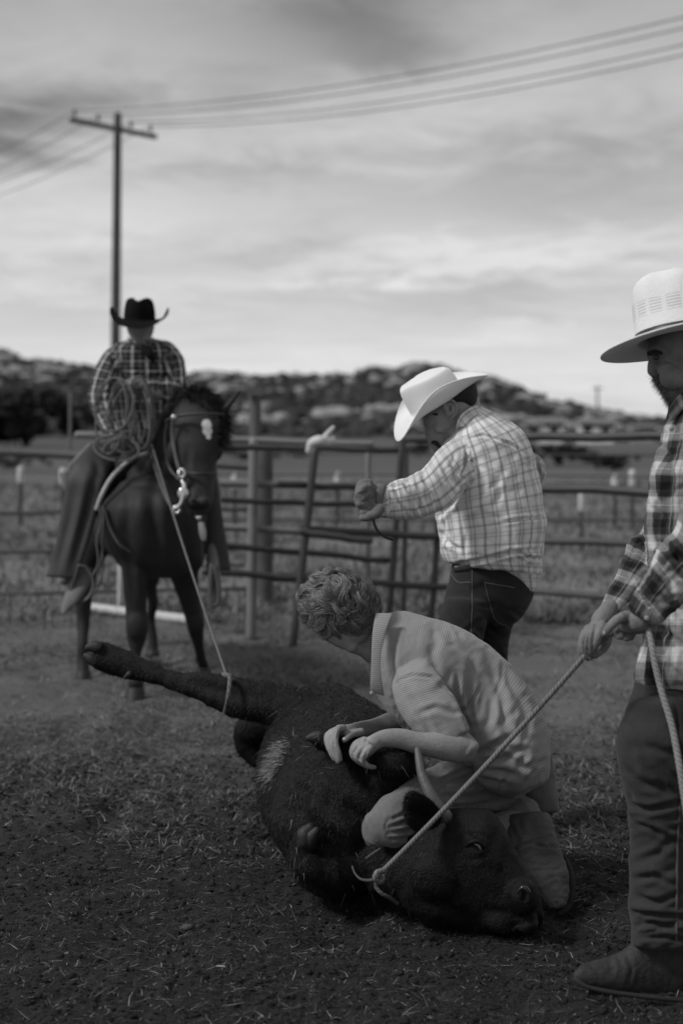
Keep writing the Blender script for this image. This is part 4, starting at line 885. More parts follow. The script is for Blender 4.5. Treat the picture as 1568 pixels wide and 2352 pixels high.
build('ear_hollow_shade', [ball(1034, 938, D5-.088, .007, .003, .012)], mat('ear_shadow_skin', .12, .7, .2, .3, 40), bm_)  # darker skin blob stands in for the shade inside the ear
build('ear_rim', [tube([(1020, 938, D5-.085, .0045), (1022, 924, D5-.085, .005), (1036, 919, D5-.085, .005), (1047, 930, D5-.085, .005), (1047, 948, D5-.085, .0045), (1036, 962, D5-.083, .005)])], SKIN, bm_)
hz = mat('cropped_hair', .018, .7, .3, .5, 120, bump=1, bscale=300)
build('hair', [loft([(990, 925, 1092, 880, D5, 1.12), (1004, 935, 1096, 900, D5, 1.18), (1040, 928, 1096, 918, D5, 1.75), (1050, 942, 1094, 935, D5, 1.75), (1060, 958, 1090, 950, D5, 1.9)], cap=(.3, .4), seg=40)], hz, bm_)
build('eyebrow', [tube([(981, 960, D5-.022, .005), (992, 952, D5-.045, .005), (1003, 952, D5-.06, .004)])], hz, bm_)
build('moustache', [tube([(992, 1014, D5-.012, .009), (1002, 1019, D5-.04, .008), (1010, 1028, D5-.05, .005)])], hz, bm_)
build('eye', [ball(991, 973, D5-.040, .006, .005, .004)], mat('eye_dark', .03, .2, .5, 0), bm_)
WHF = mat('white_felt', .76, .85, .2, .06, 7, bump=.25, bscale=240, sheen=.2)
hat('hat', P(1002, 922, D5), (-.80, -.10, -.50), (-.50, -.18, .80), WHF, bm_, a1=.198, b1=.185, H=.105, curl=.062, dip=.045, dipb=.012, fronty=.95, a0=.100, b0=.088, crease=.022, taper=.84, pinch=.012, curlpow=2.0)
sf = [([(1075, 1100), (1045, 1150), (1010, 1185)], 6, .012, 0), ([(1090, 1060), (1110, 1110), (1085, 1160), (1055, 1180)], 8, .008, 0), ([(1120, 1060), (1150, 1130), (1130, 1170)], 8, .003, 0), 
      ([(1010, 1220), (1035, 1250), (1060, 1262)], 5, .007, 0), ([(1050, 1180), (1070, 1230), (1065, 1290)], 5, .006, 0), ([(1040, 1296), (1110, 1285), (1170, 1268), (1240, 1262)], 5, .012, 0), ([(1190, 1266), (1215, 1282), (1242, 1285)], 4, .014, -1 if False else 0), ([(1150, 1200), (1200, 1192), (1250, 1188)], 3.5, .008, 0),
      ([(1085, 1180), (1100, 1230), (1095, 1285)], 6, .005, 0), ([(1200, 1080), (1212, 1150), (1225, 1190)], 7, .006, 0), ([(1065, 1010), (1110, 1000), (1170, 1020), (1205, 1045)], 3, .005, 0), ([(1080, 1150), (1130, 1120), (1160, 1070)], 9, .003, 0), ([(1020, 1190), (1020, 1240)], 5, .006, 0),
      ([(1050, 1120), (1066, 1070), (1070, 1030)], 4, .008, 0), ([(1010, 1060), (1030, 1100), (1060, 1120)], 6, .006, 0), ([(970, 1100), (995, 1140), (1000, 1170)], 5, .008, 0), ([(950, 1105), (975, 1150)], 5, .008, 0), ([(925, 1115), (950, 1145), (975, 1185)], 5, .009, 0), ([(905, 1120), (915, 1155), (935, 1185)], 4, .006, 0), ([(1170, 1220), (1180, 1260)], 6, .004, 0)]
fuse('shirt', [
      loft([(1048, 985, 1098, 933, 4.98, 1.2), (1022, 1010, 1133, 950, 4.98, 1.15), (1006, 1038, 1169, 970, 4.99, 1.1), (1003, 1078, 1204, 1000, 5.0, 1.02), (1003, 1122, 1224, 1048, 5.0, .95), (1001, 1165, 1236, 1102, 5.0, .92), (1003, 1197, 1247, 1162, 5.0, .9), (1010, 1232, 1252, 1205, 5.0, .9), (1013, 1262, 1247, 1250, 5.0, .92),
            (1022, 1286, 1242, 1286, 5.0, .93), (1044, 1297, 1240, 1316, 5.0, .98)], 0, seg=80, cap=(.1, .04)),
      loft([(1090, 1296, 1240, 1290, 4.99, 1.15), (1120, 1318, 1236, 1325, 4.99, 1.1), (1158, 1342, 1231, 1350, 4.98, 1.1), (1195, 1352, 1226, 1358, 4.97, 1.2)], 0, seg=60, cap=(.1, .1)),
      loft([(1062, 1000, 1100, 1100, 4.90, .8), (1030, 1018, 1078, 1112, 4.85, .75), (1001, 1042, 1052, 1140, 4.80, .72), (980, 1068, 1020, 1164, 4.76, .72), (962, 1085, 988, 1181, 4.73, .72), (938, 1096, 957, 1189, 4.70, .72), (910, 1106, 922, 1191, 4.67, .72), (892, 1113, 896, 1191, 4.65, .72)], 1, seg=60, cap=(.3, .05)),
      loft([(902, 1118, 905, 1188, 4.655, .7), (884, 1119, 884, 1188, 4.64, .72), (866, 1122, 862, 1186, 4.63, .75)], 2, seg=50, cap=(.1, .04)),
      loft([(1160, 1000, 1200, 1040, 5.12, .9), (1195, 1020, 1240, 1060, 5.17, .9), (1215, 1045, 1252, 1085, 5.2, .9), (1208, 1080, 1240, 1110, 5.22, .9), (1180, 1110, 1215, 1150, 5.24, .8)], 3, seg=40, cap=(.5, .5))], PL1, bm_, voxel=.0058, smooth=2, fold=(sf+creases(26, 1020, 1230, 1050, 1330, 55, 40, (25, 80), (3, 6), (.001, .003), 5)+creases(12, 880, 1040, 1060, 1180, 60, 30, (25, 60), (3, 5), (.002, .005), 8), .0034, (8, 11)))
cl = build('collar', [loft([(1046, 990, 1060, 978, 4.90, .3), (1050, 966, 1068, 985, 4.88, .3), (1062, 948, 1082, 972, 4.885, .3), (1080, 936, 1098, 960, 4.90, .3), (1096, 931, 1112, 948, 4.93, .3)], 0, seg=40, cap=(.5, .5))], PL1, bm_)
fold_mesh(cl.data, [([(1052, 985), (1075, 952), (1102, 938)], 3, .002, 2)], 0)
GLV = mat('work_glove', .15, .85, .2, .35, 22, bump=.7, bscale=120)
gl = fuse('glove', [loft([(868, 1114, 864, 1186, 4.625, .75), (850, 1112, 848, 1188, 4.62, .7), (833, 1115, 834, 1188, 4.615, .62), (820, 1124, 824, 1178, 4.61, .55), (815, 1140, 819, 1162, 4.61, .5)], seg=40, cap=(.1, .6)),
      tube([(846, 1120, 4.57, 0.0143), (829, 1124, 4.55, 0.0143), (825, 1142, 4.545, 0.0133), (840, 1150, 4.56, 0.0120)]), tube([(848, 1138, 4.565, 0.0138), (831, 1143, 4.55, 0.0138), (828, 1160, 4.545, 0.0129), (843, 1168, 4.56, 0.0115)]), tube([(851, 1157, 4.57, 0.0129), (835, 1162, 4.555, 0.0129), (834, 1177, 4.55, 0.0120), (848, 1182, 4.565, 0.0106)]),
      tube([(846, 1112, 4.60, 0.0156), (830, 1114, 4.59, 0.0156), (825, 1130, 4.585, 0.0147)]), tube([(870, 1170, 4.57, 0.0184), (856, 1182, 4.55, 0.0156), (840, 1188, 4.545, 0.0129), (832, 1190, 4.545, 0.0101)])], GLV, bm_, voxel=.0045, smooth=3, fold=([([(860, 1130), (845, 1150), (850, 1170)], 5, .004, 0), ([(842, 1131), (820, 1135)], 2, .006, 2), ([(843, 1150), (822, 1153)], 2, .006, 2), ([(845, 1168), (826, 1172)], 2, .006, 2)], .002, (30, 30)))
build('cuff', [loft([(864, 1112, 862, 1188, 4.625, .82), (876, 1110, 868, 1192, 4.635, .85), (887, 1114, 872, 1188, 4.64, .86)], cap=(0, 0), closed=False, seg=40)], GLV, gl).modifiers.new('s', 'SOLIDIFY').thickness = .004
JN2 = denim('dark_denim', .024, .35, 6)
fuse('jeans', [loft([(1038, 1290, 1228, 1290, 5.0, .82), (1034, 1325, 1226, 1345, 5.0, .84), (1023, 1364, 1216, 1385, 5.0, .86), (1018, 1400, 1190, 1425, 5.0, .85)], 0, seg=64, cap=(.05, .3)),
      loft([(1020, 1380, 1130, 1390, 4.93, .95), (1006, 1430, 1115, 1440, 4.9, .9), (998, 1500, 1100, 1505, 4.87, .85), (1005, 1600, 1090, 1600, 4.88, .85), (1020, 1720, 1095, 1720, 4.9, .85), (1025, 1870, 1100, 1870, 4.92, .9)], 1, seg=44, cap=(.3, .05)),
      loft([(1095, 1370, 1214, 1390, 5.06, .9), (1085, 1420, 1180, 1432, 5.06, .9), (1078, 1460, 1167, 1468, 5.06, .9), (1075, 1515, 1164, 1515, 5.06, .9), (1085, 1600, 1170, 1600, 5.06, .9), (1090, 1720, 1172, 1720, 5.06, .85), (1095, 1870, 1175, 1870, 5.06, .85)], 2, seg=44, cap=(.3, .05))], JN2, bm_, voxel=.0065, smooth=2,
      fold=(creases(18, 1030, 1200, 1370, 1510, 35, 35, (30, 80), (4, 7), (.003, .007), 3)+[([(1120, 1380), (1160, 1420), (1180, 1440)], 7, .006, 0), ([(1105, 1400), (1130, 1450), (1162, 1470)], 6, .006, 0), ([(1084, 1300), (1083, 1400), (1075, 1500)], 2, .003, 0), ([(1112, 1340), (1135, 1420)], 2, .003, 0), ([(1112, 1340), (1160, 1346), (1215, 1358)], 2, .003, 0), ([(1035, 1320), (1055, 1338), (1080, 1335)], 2, .003, 0)], .002, (10, 10)))
TH = mat('pale_thread', .16, .8, .2, .2)
def onto(me_o, pts, r, nm, m_, parent, off=.0015):
    """a thin line laid on the surface where the picture points fall"""
    from mathutils.bvhtree import BVHTree
    me = me_o.data; bv = BVHTree.FromPolygons([v.co[:] for v in me.vertices], [p.vertices[:] for p in me.polygons]); out = []
    pts = cr(np.array(pts, float), [6]*(len(pts)-1))
    for u, v in pts:
        d = FWD+(u-784)/F*RT+(1176-v)/F*UP; h = bv.ray_cast(Vector(CAM), Vector(d/np.linalg.norm(d)))
        if h[0]: out.append(np.array(h[0])+np.array(h[1])*off)
    if len(out) > 2: return build(nm, [tubeW(out, r, seg=5, step=.02)], m_, parent)
jb = [o for o in bm_.children if o.name.startswith('jeans')][0]
onto(jb, [(1084, 1302), (1083, 1400), (1079, 1480)], .0012, 'seam', TH, bm_); onto(jb, [(1036, 1318), (1050, 1336), (1080, 1338)], .0012, 'pocket_stitching', TH, bm_); onto(jb, [(1112, 1338), (1122, 1380), (1136, 1422), (1165, 1440)], .0012, 'pocket_stitching', TH, bm_); onto(jb, [(1112, 1338), (1150, 1344), (1180, 1350)], .0014, 'pocket_stitching', TH, bm_)
build('belt', [loft([(1040, 1296, 1110, 1300, 4.965, 1.0), (1041, 1312, 1112, 1318, 4.965, 1.0)], seg=40, cap=(.02, .02))], mat('belt_leather', .02, .5, .4, .3, 20), bm_)
build('phone_case', [loft([(1044, 1299, 1044, 1316, 4.86, .5), (1078, 1296, 1079, 1312, 4.855, .5)], seg=20, cap=(.3, .3))], mat('case_leather', .03, .4, .4, .3, 20), bm_)
for (x0, d0) in ((1055, 4.92), (1130, 5.06)):
    boot('boot', [(x0+40, 1850, x0+45, 1912, d0+.02, .9), (x0+10, 1860, x0+10, 1916, d0-.02, .85), (x0-30, 1880, x0-30, 1918, d0-.05, .9), (x0-60, 1895, x0-60, 1918, d0-.06, .9)], BOOT, bm_)
g = build('pigging_string', [tube([(856, 1184, 4.6, .005), (859, 1203, 4.6, .0045), (868, 1220, 4.6, .0045), (884, 1234, 4.6, .004), (901, 1240, 4.6, .0035)])], mat('dark_cord', .02, .7, .3, .2)); tagit(g, 'short dark cord hanging in a curve from the gloved fist', 'cord')
# ================================================================== STANDING MAN AT THE RIGHT EDGE
def buff_fn(t, at, tc):
    x, y, z = t.xyz(at); x = t.m('ADD', x, t.m('MULTIPLY', t.m('SUBTRACT', t.noise(tc, 9, 2, .5), .5), .012))
    def blk(c, per, ph):
        f = t.m('FRACT', t.m('ADD', t.m('DIVIDE', c, per), ph+50.))
        a = t.ss(t.m('ABSOLUTE', t.m('SUBTRACT', f, .28)), .17, .24, 1., 0.)      # pale band
        b = t.ss(t.m('ABSOLUTE', t.m('SUBTRACT', f, .78)), .08, .13, 1., 0.)      # dark band
        return t.m('ADD', .30, t.m('SUBTRACT', t.m('MULTIPLY', a, .62), t.m('MULTIPLY', b, .17)))
    v = t.m('MULTIPLY', t.m('ADD', blk(x, .088, 0.1), blk(y, .096, .3)), .5)
    v = t.m('MULTIPLY', t.m('MULTIPLY', v, v), .60)
    l = t.m('MAXIMUM', lines(t, x, .044, .0015, .3, .5), lines(t, y, .048, .0015, .2, .5)); v = t.m('MULTIPLY', v, t.m('SUBTRACT', 1., t.m('MULTIPLY', l, .4)))
    w_ = t.m('MAXIMUM', lines(t, x, .088, .0022, .62, .5), lines(t, y, .096, .0022, .5, .5)); return t.m('ADD', v, t.m('MULTIPLY', w_, .15))
BUF = mat('dark_plaid_flannel', .2, .92, .12, .12, 8, fn=buff_fn, bump=.4, bscale=36, sheen=.1)
sm_ = empty('person', P(1520, 2275, 3.55), 'standing person in straw hat and dark plaid flannel holding a rope at the right', 'person')
DS = 3.60
sb = [ball(1594, 805, DS+.02, .118, .085, .105), ball(1575, 862, DS, .066, .058, .06), ball(1507, 812, DS, .024, .045, .03), tube([(1520, 840, DS, .022), (1527, 870, DS, .022), (1550, 900, DS, .025)]), ball(1530, 850, DS-.035, .025, .02, .02),
      tube([(1497, 824, DS, .009), (1495, 840, DS, .011), (1496, 852, DS, .013), (1504, 860, DS, .012)]), ball(1545, 868, DS-.04, .035, .03, .03),
      tube([(1600, 860, DS+.02, .065), (1618, 930, DS+.05, .06), (1630, 1000, DS+.06, .07)], seg=24),
      tube([(1640, 1000, DS+.06, .08), (1630, 1250, DS+.05, .08), (1610, 1440, DS+.06, .06)], seg=24),
      tube([(1590, 1060, 3.86, .03), (1548, 1140, 3.82, .025), (1522, 1215, 3.775, .02), (1468, 1300, 3.67, .018), (1414, 1375, 3.57, .020), (1388, 1416, 3.51, .026), (1380, 1425, 3.50, .026)]),
      tube([(1655, 1060, 3.48, .04), (1640, 1180, 3.43, .035), (1560, 1310, 3.395, .03), (1498, 1385, 3.39, .027), (1476, 1420, 3.395, .028), (1462, 1428, 3.40, .028)]),
      # upper (near) hand closed on the rope
      loft([(1478, 1398, 1496, 1450, 3.40, .62), (1455, 1402, 1470, 1457, 3.40, .55), (1430, 1410, 1448, 1456, 3.41, .5), (1410, 1420, 1426, 1452, 3.42, .55)], cap=(.4, .5), seg=30),
      tube([(1440, 1414, 3.40, .014), (1416, 1424, 3.385, .0125), (1401, 1438, 3.38, .0115), (1389, 1455, 3.39, .0098)], seg=14),
      tube([(1420, 1440, 3.44, .011), (1412, 1456, 3.46, .010), (1422, 1462, 3.45, .009)], seg=12), tube([(1436, 1448, 3.43, .011), (1430, 1462, 3.45, .010), (1440, 1466, 3.44, .009)], seg=12), tube([(1452, 1452, 3.42, .010), (1448, 1464, 3.44, .009)], seg=12),
      # lower (far) hand
      loft([(1366, 1416, 1406, 1412, 3.50, .6), (1352, 1432, 1398, 1432, 3.49, .55), (1343, 1446, 1392, 1452, 3.48, .5), (1340, 1460, 1384, 1468, 3.48, .5)], cap=(.4, .5), seg=30),
      tube([(1383, 1440, 3.465, 0.0140), (1375, 1455, 3.455, 0.0131), (1367, 1478, 3.455, 0.0113), (1363, 1496, 3.47, 0.0095), (1376, 1500, 3.485, 0.0081)], seg=12),
      tube([(1362, 1442, 3.468, 0.0113), (1356, 1456, 3.458, 0.0113), (1355, 1480, 3.458, 0.0101), (1357, 1500, 3.47, 0.0090), (1368, 1506, 3.48, 0.0081)], seg=12),
      tube([(1350, 1443, 3.475, 0.0103), (1345, 1454, 3.466, 0.0103), (1342, 1478, 3.465, 0.0095), (1344, 1500, 3.475, 0.0086), (1356, 1510, 3.485, 0.0077)], seg=12),
      tube([(1342, 1452, 3.49, 0.0095), (1336, 1468, 3.48, 0.0095), (1333, 1488, 3.48, 0.0086), (1336, 1504, 3.485, 0.0077), (1348, 1513, 3.49, 0.0072)], seg=12),
      tube([(1398, 1430, 3.50, .013), (1396, 1455, 3.50, .0125), (1392, 1480, 3.49, .011), (1384, 1492, 3.49, .010)], seg=12),
      tube([(1600, 1500, 3.66, .05), (1530, 1640, 3.57, .045), (1502, 1800, 3.53, .04), (1515, 2140, 3.53, .035)], seg=20), tube([(1640, 1500, 3.72, .05), (1636, 1620, 3.79, .045), (1630, 1800, 3.82, .035), (1620, 2090, 3.82, .03)], seg=20)]
fuse('body', sb, SKIN2, sm_, voxel=.0034, smooth=3, uvs=False, fold=([([(1506, 822), (1520, 818)], 5, .006, 2), ([(1366, 1445), (1360, 1470), (1360, 1496)], 1.8, .005, 2), ([(1352, 1450), (1348, 1475), (1350, 1500)], 1.8, .005, 2), ([(1342, 1460), (1338, 1480), (1341, 1502)], 1.8, .004, 2), ([(1420, 1405), (1440, 1425)], 4, .003, 1), ([(1445, 1402), (1460, 1430)], 5, .003, 1)], 0))
build('nail', [ball(1389, 1453, 3.3815, .0052, .0025, .0056, rot=35)], mat('nail', .42, .3, .5, .1), sm_)
bdm = mat('grey_beard', .13, .8, .2, .5, 120, bump=1, bscale=200)
bd = build('beard', [loft([(1500, 862, 1530, 855, DS, .9), (1503, 874, 1545, 872, DS, 1.0), (1513, 890, 1565, 890, DS+.01, 1.0), (1524, 906, 1570, 906, DS+.01, .9), (1532, 920, 1556, 920, DS+.01, .7)], cap=(.3, .6), seg=30)], bdm, sm_)
fur('whiskers', bd, 3500, .018, .0012, HM2, bd, (-.2, 0, -1), (.04, .35), None, .35, 7)
build('eyebrow', [tube([(1490, 812, DS-.02, .006), (1503, 808, DS-.045, .006), (1518, 811, DS-.055, .004)])], hz, sm_)
build('eye', [ball(1505, 821, DS-.038, .009, .008, .007)], bpy.data.materials['eye_dark'], sm_)
def straw_fn(t, at, tc):
    x, y, z = t.xyz(at)          # x = angle, z = height on the crown
    g = t.m('MULTIPLY', t.ss(z, .055, .060), t.ss(z, .100, .094)); a = t.m('FRACT', t.m('MULTIPLY', x, 38.)); b = t.m('FRACT', t.m('MULTIPLY', z, 130.))
    holes = t.m('MULTIPLY', t.ss(t.m('ABSOLUTE', t.m('SUBTRACT', a, .5)), .18, .30, 1., 0.), t.ss(t.m('ABSOLUTE', t.m('SUBTRACT', b, .5)), .14, .26, 1., 0.))
    gap = t.ss(t.m('ABSOLUTE', t.m('SUBTRACT', t.m('FRACT', t.m('MULTIPLY', x, 2.4)), .5)), .10, .16, 0., 1.)
    h = t.m('MULTIPLY', t.m('MULTIPLY', holes, g), gap); w_ = t.m('ADD', .94, t.m('MULTIPLY', lines(t, x, .03, .012, 0, .8), .06))
    return t.m('MULTIPLY', t.mix(h, .78, .26), w_)
STW = mat('woven_straw', .6, .8, .25, .06, 30, fn=straw_fn, bump=.5, bscale=200)
hat('hat', P(1566, 778, DS), (-.99, -.06, -.10), (-.10, .19, .98), STW, sm_, a1=.208, b1=.18, H=.178, curl=-.004, dip=.020, a0=.114, b0=.098, crease=.02, taper=.48, dome=3.4, pinch=.018, curlpow=2.0, band=mat('hat_ribbon', .03, .4, .4, .2))
hf = [([(1500, 1240), (1540, 1270), (1580, 1290)], 9, .010, 0), ([(1510, 1300), (1550, 1280), (1590, 1330)], 8, .010, 0), ([(1480, 1335), (1505, 1370), (1520, 1400)], 7, .008, 0), ([(1530, 1240), (1520, 1300), (1540, 1350)], 8, .008, 0), ([(1540, 1370), (1520, 1340), (1490, 1320)], 6, .008, 0),
      ([(1530, 1000), (1540, 1100), (1525, 1200)], 12, .010, 0), ([(1505, 1080), (1515, 1180), (1510, 1290)], 5, .009, 0), ([(1550, 960), (1560, 1050)], 10, .008, 0), ([(1490, 1240), (1450, 1250)], 4, .006, 0), ([(1440, 1330), (1470, 1350)], 4, .006, 0), ([(1460, 1250), (1440, 1300)], 7, .005, 0),
      ([(1490, 1450), (1482, 1500), (1475, 1560)], 7, .012, 0), ([(1510, 1440), (1525, 1500), (1515, 1570)], 8, .012, 0), ([(1540, 1440), (1545, 1500), (1535, 1560)], 8, .012, 0), ([(1500, 1330), (1530, 1380), (1560, 1370)], 8, .007, 0)]
fuse('shirt', [
      loft([(1562, 912, 1660, 905, 3.64, 1.2), (1541, 925, 1690, 920, 3.64, 1.25), (1530, 975, 1715, 960, 3.64, 1.2), (1513, 1040, 1735, 1015, 3.64, 1.0), (1496, 1085, 1745, 1080, 3.64, .95), (1491, 1140, 1750, 1140, 3.64, .9), (1486, 1200, 1752, 1200, 3.64, .9), (1490, 1300, 1752, 1300, 3.64, .86), (1482, 1400, 1750, 1400, 3.64, .86),
            (1480, 1450, 1750, 1450, 3.64, .86), (1468, 1520, 1752, 1520, 3.64, .88), (1462, 1562, 1752, 1560, 3.64, .9), (1490, 1586, 1740, 1584, 3.64, .85)], 0, seg=90, cap=(.1, .06)),
      loft([(1540, 1040, 1640, 1070, 3.85, .9), (1505, 1120, 1590, 1150, 3.80, .85), (1483, 1197, 1560, 1235, 3.75, .8), (1450, 1242, 1530, 1285, 3.70, .75), (1432, 1285, 1500, 1320, 3.65, .72), (1414, 1328, 1468, 1350, 3.60, .7), (1393, 1368, 1438, 1384, 3.56, .7), (1371, 1410, 1410, 1412, 3.52, .72)], 1, seg=60, cap=(.3, .04)),
      loft([(1590, 1000, 1720, 1060, 3.46, .8), (1580, 1120, 1710, 1200, 3.42, .7), (1555, 1200, 1665, 1310, 3.40, .62), (1522, 1252, 1600, 1356, 3.39, .6), (1495, 1298, 1560, 1386, 3.385, .6), (1474, 1336, 1532, 1410, 3.38, .62), (1462, 1362, 1518, 1424, 3.38, .64)], 2, seg=64, cap=(.3, .05)),
      loft([(1466, 1352, 1520, 1414, 3.38, .64), (1452, 1376, 1510, 1428, 3.38, .68), (1441, 1396, 1500, 1434, 3.385, .7)], 3, seg=50, cap=(.1, .03))], BUF, sm_, voxel=.0056, smooth=2, fold=(hf+creases(24, 1490, 1600, 1000, 1560, 75, 30, (30, 110), (4, 8), (.003, .007), 5)+creases(12, 1440, 1580, 1230, 1400, 20, 40, (25, 60), (3, 6), (.003, .006), 7), .0042, (7, 9)))
build('collar', [loft([(1560, 905, 1575, 930, 3.55, .4), (1548, 918, 1562, 945, 3.56, .35), (1538, 935, 1548, 962, 3.57, .35), (1533, 950, 1540, 968, 3.58, .35)], 0, seg=40, cap=(.4, .4)), loft([(1575, 900, 1640, 930, 3.54, .3), (1565, 915, 1630, 960, 3.535, .3)], 1, seg=30, cap=(.4, .4))], BUF, sm_)
for u, v, d in ((1484, 1420, 3.348), (1492, 1398, 3.35), (1541, 984, 3.53)): build('snap_button', [ball(u, v, d, .0062, .003, .0062)], bpy.data.materials['button'], sm_)
JN3 = denim('heavy_denim', .034, .4, 4)
fuse('jeans', [loft([(1462, 1545, 1748, 1545, 3.66, .82), (1452, 1590, 1740, 1590, 3.66, .84), (1436, 1640, 1720, 1645, 3.66, .8)], 0, seg=60, cap=(.05, .3)),
      loft([(1443, 1620, 1600, 1630, 3.56, .95), (1429, 1669, 1590, 1680, 3.55, .92), (1421, 1712, 1580, 1720, 3.54, .9), (1428, 1778, 1572, 1790, 3.53, .88), (1440, 1828, 1568, 1836, 3.53, .88), (1446, 1884, 1572, 1890, 3.53, .88), (1450, 1940, 1580, 1940, 3.53, .88), (1449, 1985, 1585, 1985, 3.53, .9), (1446, 2043, 1590, 2045, 3.53, .9),
            (1449, 2090, 1596, 2095, 3.53, .9), (1453, 2130, 1600, 2140, 3.53, .92), (1452, 2170, 1602, 2180, 3.53, .95)], 1, seg=56, cap=(.3, .05)),
      loft([(1560, 1620, 1720, 1630, 3.8, .9), (1552, 1720, 1710, 1720, 3.82, .9), (1550, 1850, 1690, 1850, 3.82, .85), (1552, 2000, 1690, 2000, 3.82, .85), (1550, 2110, 1690, 2110, 3.82, .85)], 2, seg=40, cap=(.3, .05))], JN3, sm_, voxel=.006, smooth=2,
      fold=(creases(30, 1440, 1575, 1840, 2175, 4, 28, (40, 120), (5, 11), (.002, .006), 5)+creases(10, 1430, 1570, 1620, 1820, 60, 30, (50, 120), (7, 12), (.003, .006), 7)+[([(1442, 1850), (1490, 1858), (1568, 1838)], 7, .014, 0), ([(1450, 1885), (1500, 1905), (1545, 1930)], 6, .010, 0), ([(1460, 1980), (1510, 1960), (1540, 1930)], 9, .007, 0), ([(1449, 2092), (1510, 2098), (1580, 2108)], 6, .014, 0), ([(1452, 2130), (1500, 2118), (1560, 2135)], 6, .013, 0), ([(1455, 2060), (1510, 2070), (1560, 2050)], 7, .010, 0),
             ([(1446, 2020), (1500, 2010), (1550, 2035)], 7, .008, 0), ([(1460, 2155), (1520, 2150), (1580, 2160)], 5, .010, 0), ([(1430, 1760), (1480, 1800), (1540, 1815)], 9, .007, 0), ([(1550, 1600), (1556, 1700), (1570, 1780)], 6, .010, 0)], .0045, (6, 9)))
js = [o for o in sm_.children if o.name.startswith('jeans')][0]
JS = denim('worn_seam', .075); onto(js, [(1566, 1800), (1558, 1870), (1554, 1950), (1553, 2050), (1552, 2160)], .0035, 'side_seam', JS, sm_, .001)
BOOT2 = mat('scuffed_boot', .036, .7, .25, .8, 22, bump=1, bscale=70)
boot('boot', [(1322, 2228, 1322, 2254, 3.50, 1.0), (1336, 2217, 1334, 2264, 3.51, 1.05), (1364, 2208, 1364, 2272, 3.52, 1.0), (1400, 2198, 1400, 2280, 3.53, .9), (1440, 2176, 1440, 2286, 3.54, .7), (1478, 2140, 1482, 2292, 3.55, .55), (1530, 2110, 1535, 2298, 3.56, .45), (1580, 2120, 1580, 2300, 3.57, .4)], BOOT2, sm_,
     ([([(1436, 2182), (1450, 2225), (1440, 2262)], 5, .004, 0), ([(1415, 2195), (1428, 2225)], 4, .003, 0), ([(1350, 2215), (1372, 2232), (1372, 2255)], 3, .003, 2), ([(1470, 2160), (1480, 2200), (1520, 2230)], 3, .004, 2)], .0012, (20, 20)), cap=(.6, .2),
     sole=[tube([(1322, 2250, 3.44, .008), (1345, 2266, 3.43, .0055), (1400, 2279, 3.43, .006), (1460, 2287, 3.44, .006), (1520, 2294, 3.45, .006), (1580, 2300, 3.47, .006)]), loft([(1530, 2296, 1534, 2322, 3.52, 2.0), (1600, 2298, 1600, 2324, 3.52, 2.0)], cap=(.3, .3))])
boot('boot', [(1490, 2110, 1492, 2160, 3.75, .9), (1540, 2070, 1545, 2190, 3.8, .6), (1600, 2060, 1600, 2200, 3.85, .5)], BOOT, sm_, cap=(.6, .2))
# ================================================================== ROPES
hp = P(1344, 1504, 3.475)
pts = [P(1440, 1432, 3.44), P(1412, 1446, 3.45), P(1378, 1474, 3.475), P(1344, 1506, 3.475)]
kn = P(869, 2010, 3.80)
ln = [hp+(kn-hp)*t-np.array([0, 0, .012*4*t*(1-t)]) for t in np.linspace(.0, 1, 40)]
loop = [P(866, 2018, 3.80), P(863, 2036, 3.80), P(876, 2052, 3.79), P(895, 2062, 3.80), P(912, 2075, 3.83)]
rp = build('rope', [tubeW(pts[:-1]+ln[0:], .0068, seg=14, step=.006), tube([(884, 1999, 3.79, .0065), (866, 2003, 3.78, .007), (861, 2018, 3.78, .007), (872, 2026, 3.80, .0065), (880, 2014, 3.81, .0065)], step=.004)], ROPE1)
tagit(rp, 'twisted rope pulled tight from the standing person down to a loop round the calf neck', 'rope')
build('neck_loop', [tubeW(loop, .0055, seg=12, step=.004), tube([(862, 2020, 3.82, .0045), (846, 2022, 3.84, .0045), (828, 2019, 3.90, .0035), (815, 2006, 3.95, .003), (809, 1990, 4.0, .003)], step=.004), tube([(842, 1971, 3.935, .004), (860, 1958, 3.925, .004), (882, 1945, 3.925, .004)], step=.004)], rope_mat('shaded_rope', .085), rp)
fz = []
for i in range(70):
    t = RNG.random()*.24; c = hp+(kn-hp)*t; dv = RNG.normal(0, 1, 3); dv[2] = abs(dv[2])*.3-.6*(i % 2); dv /= np.linalg.norm(dv); L_ = .008+RNG.random()**2*.03
    fz.append(tubeW([c, c+dv*L_*.5, c+dv*L_+[0, 0, -.006]], .0005, seg=4, step=.01))
build('frayed_fibres', fz, ROPE1, rp)
tl = build('rope_end', [tube([(1480, 1436, 3.40, .0075), (1488, 1450, 3.385, .0075), (1495, 1480, 3.37, .0075), (1503, 1525, 3.36, .0078), (1519, 1591, 3.35, .0078), (1542, 1669, 3.33, .008), (1557, 1747, 3.31, .008), (1567, 1810, 3.30, .008), (1580, 1900, 3.30, .008)], step=.006)], rope_mat('pale_twisted_rope', .28)); tagit(tl, 'loose pale rope end hanging in front of the dark plaid shirt and jeans', 'rope')
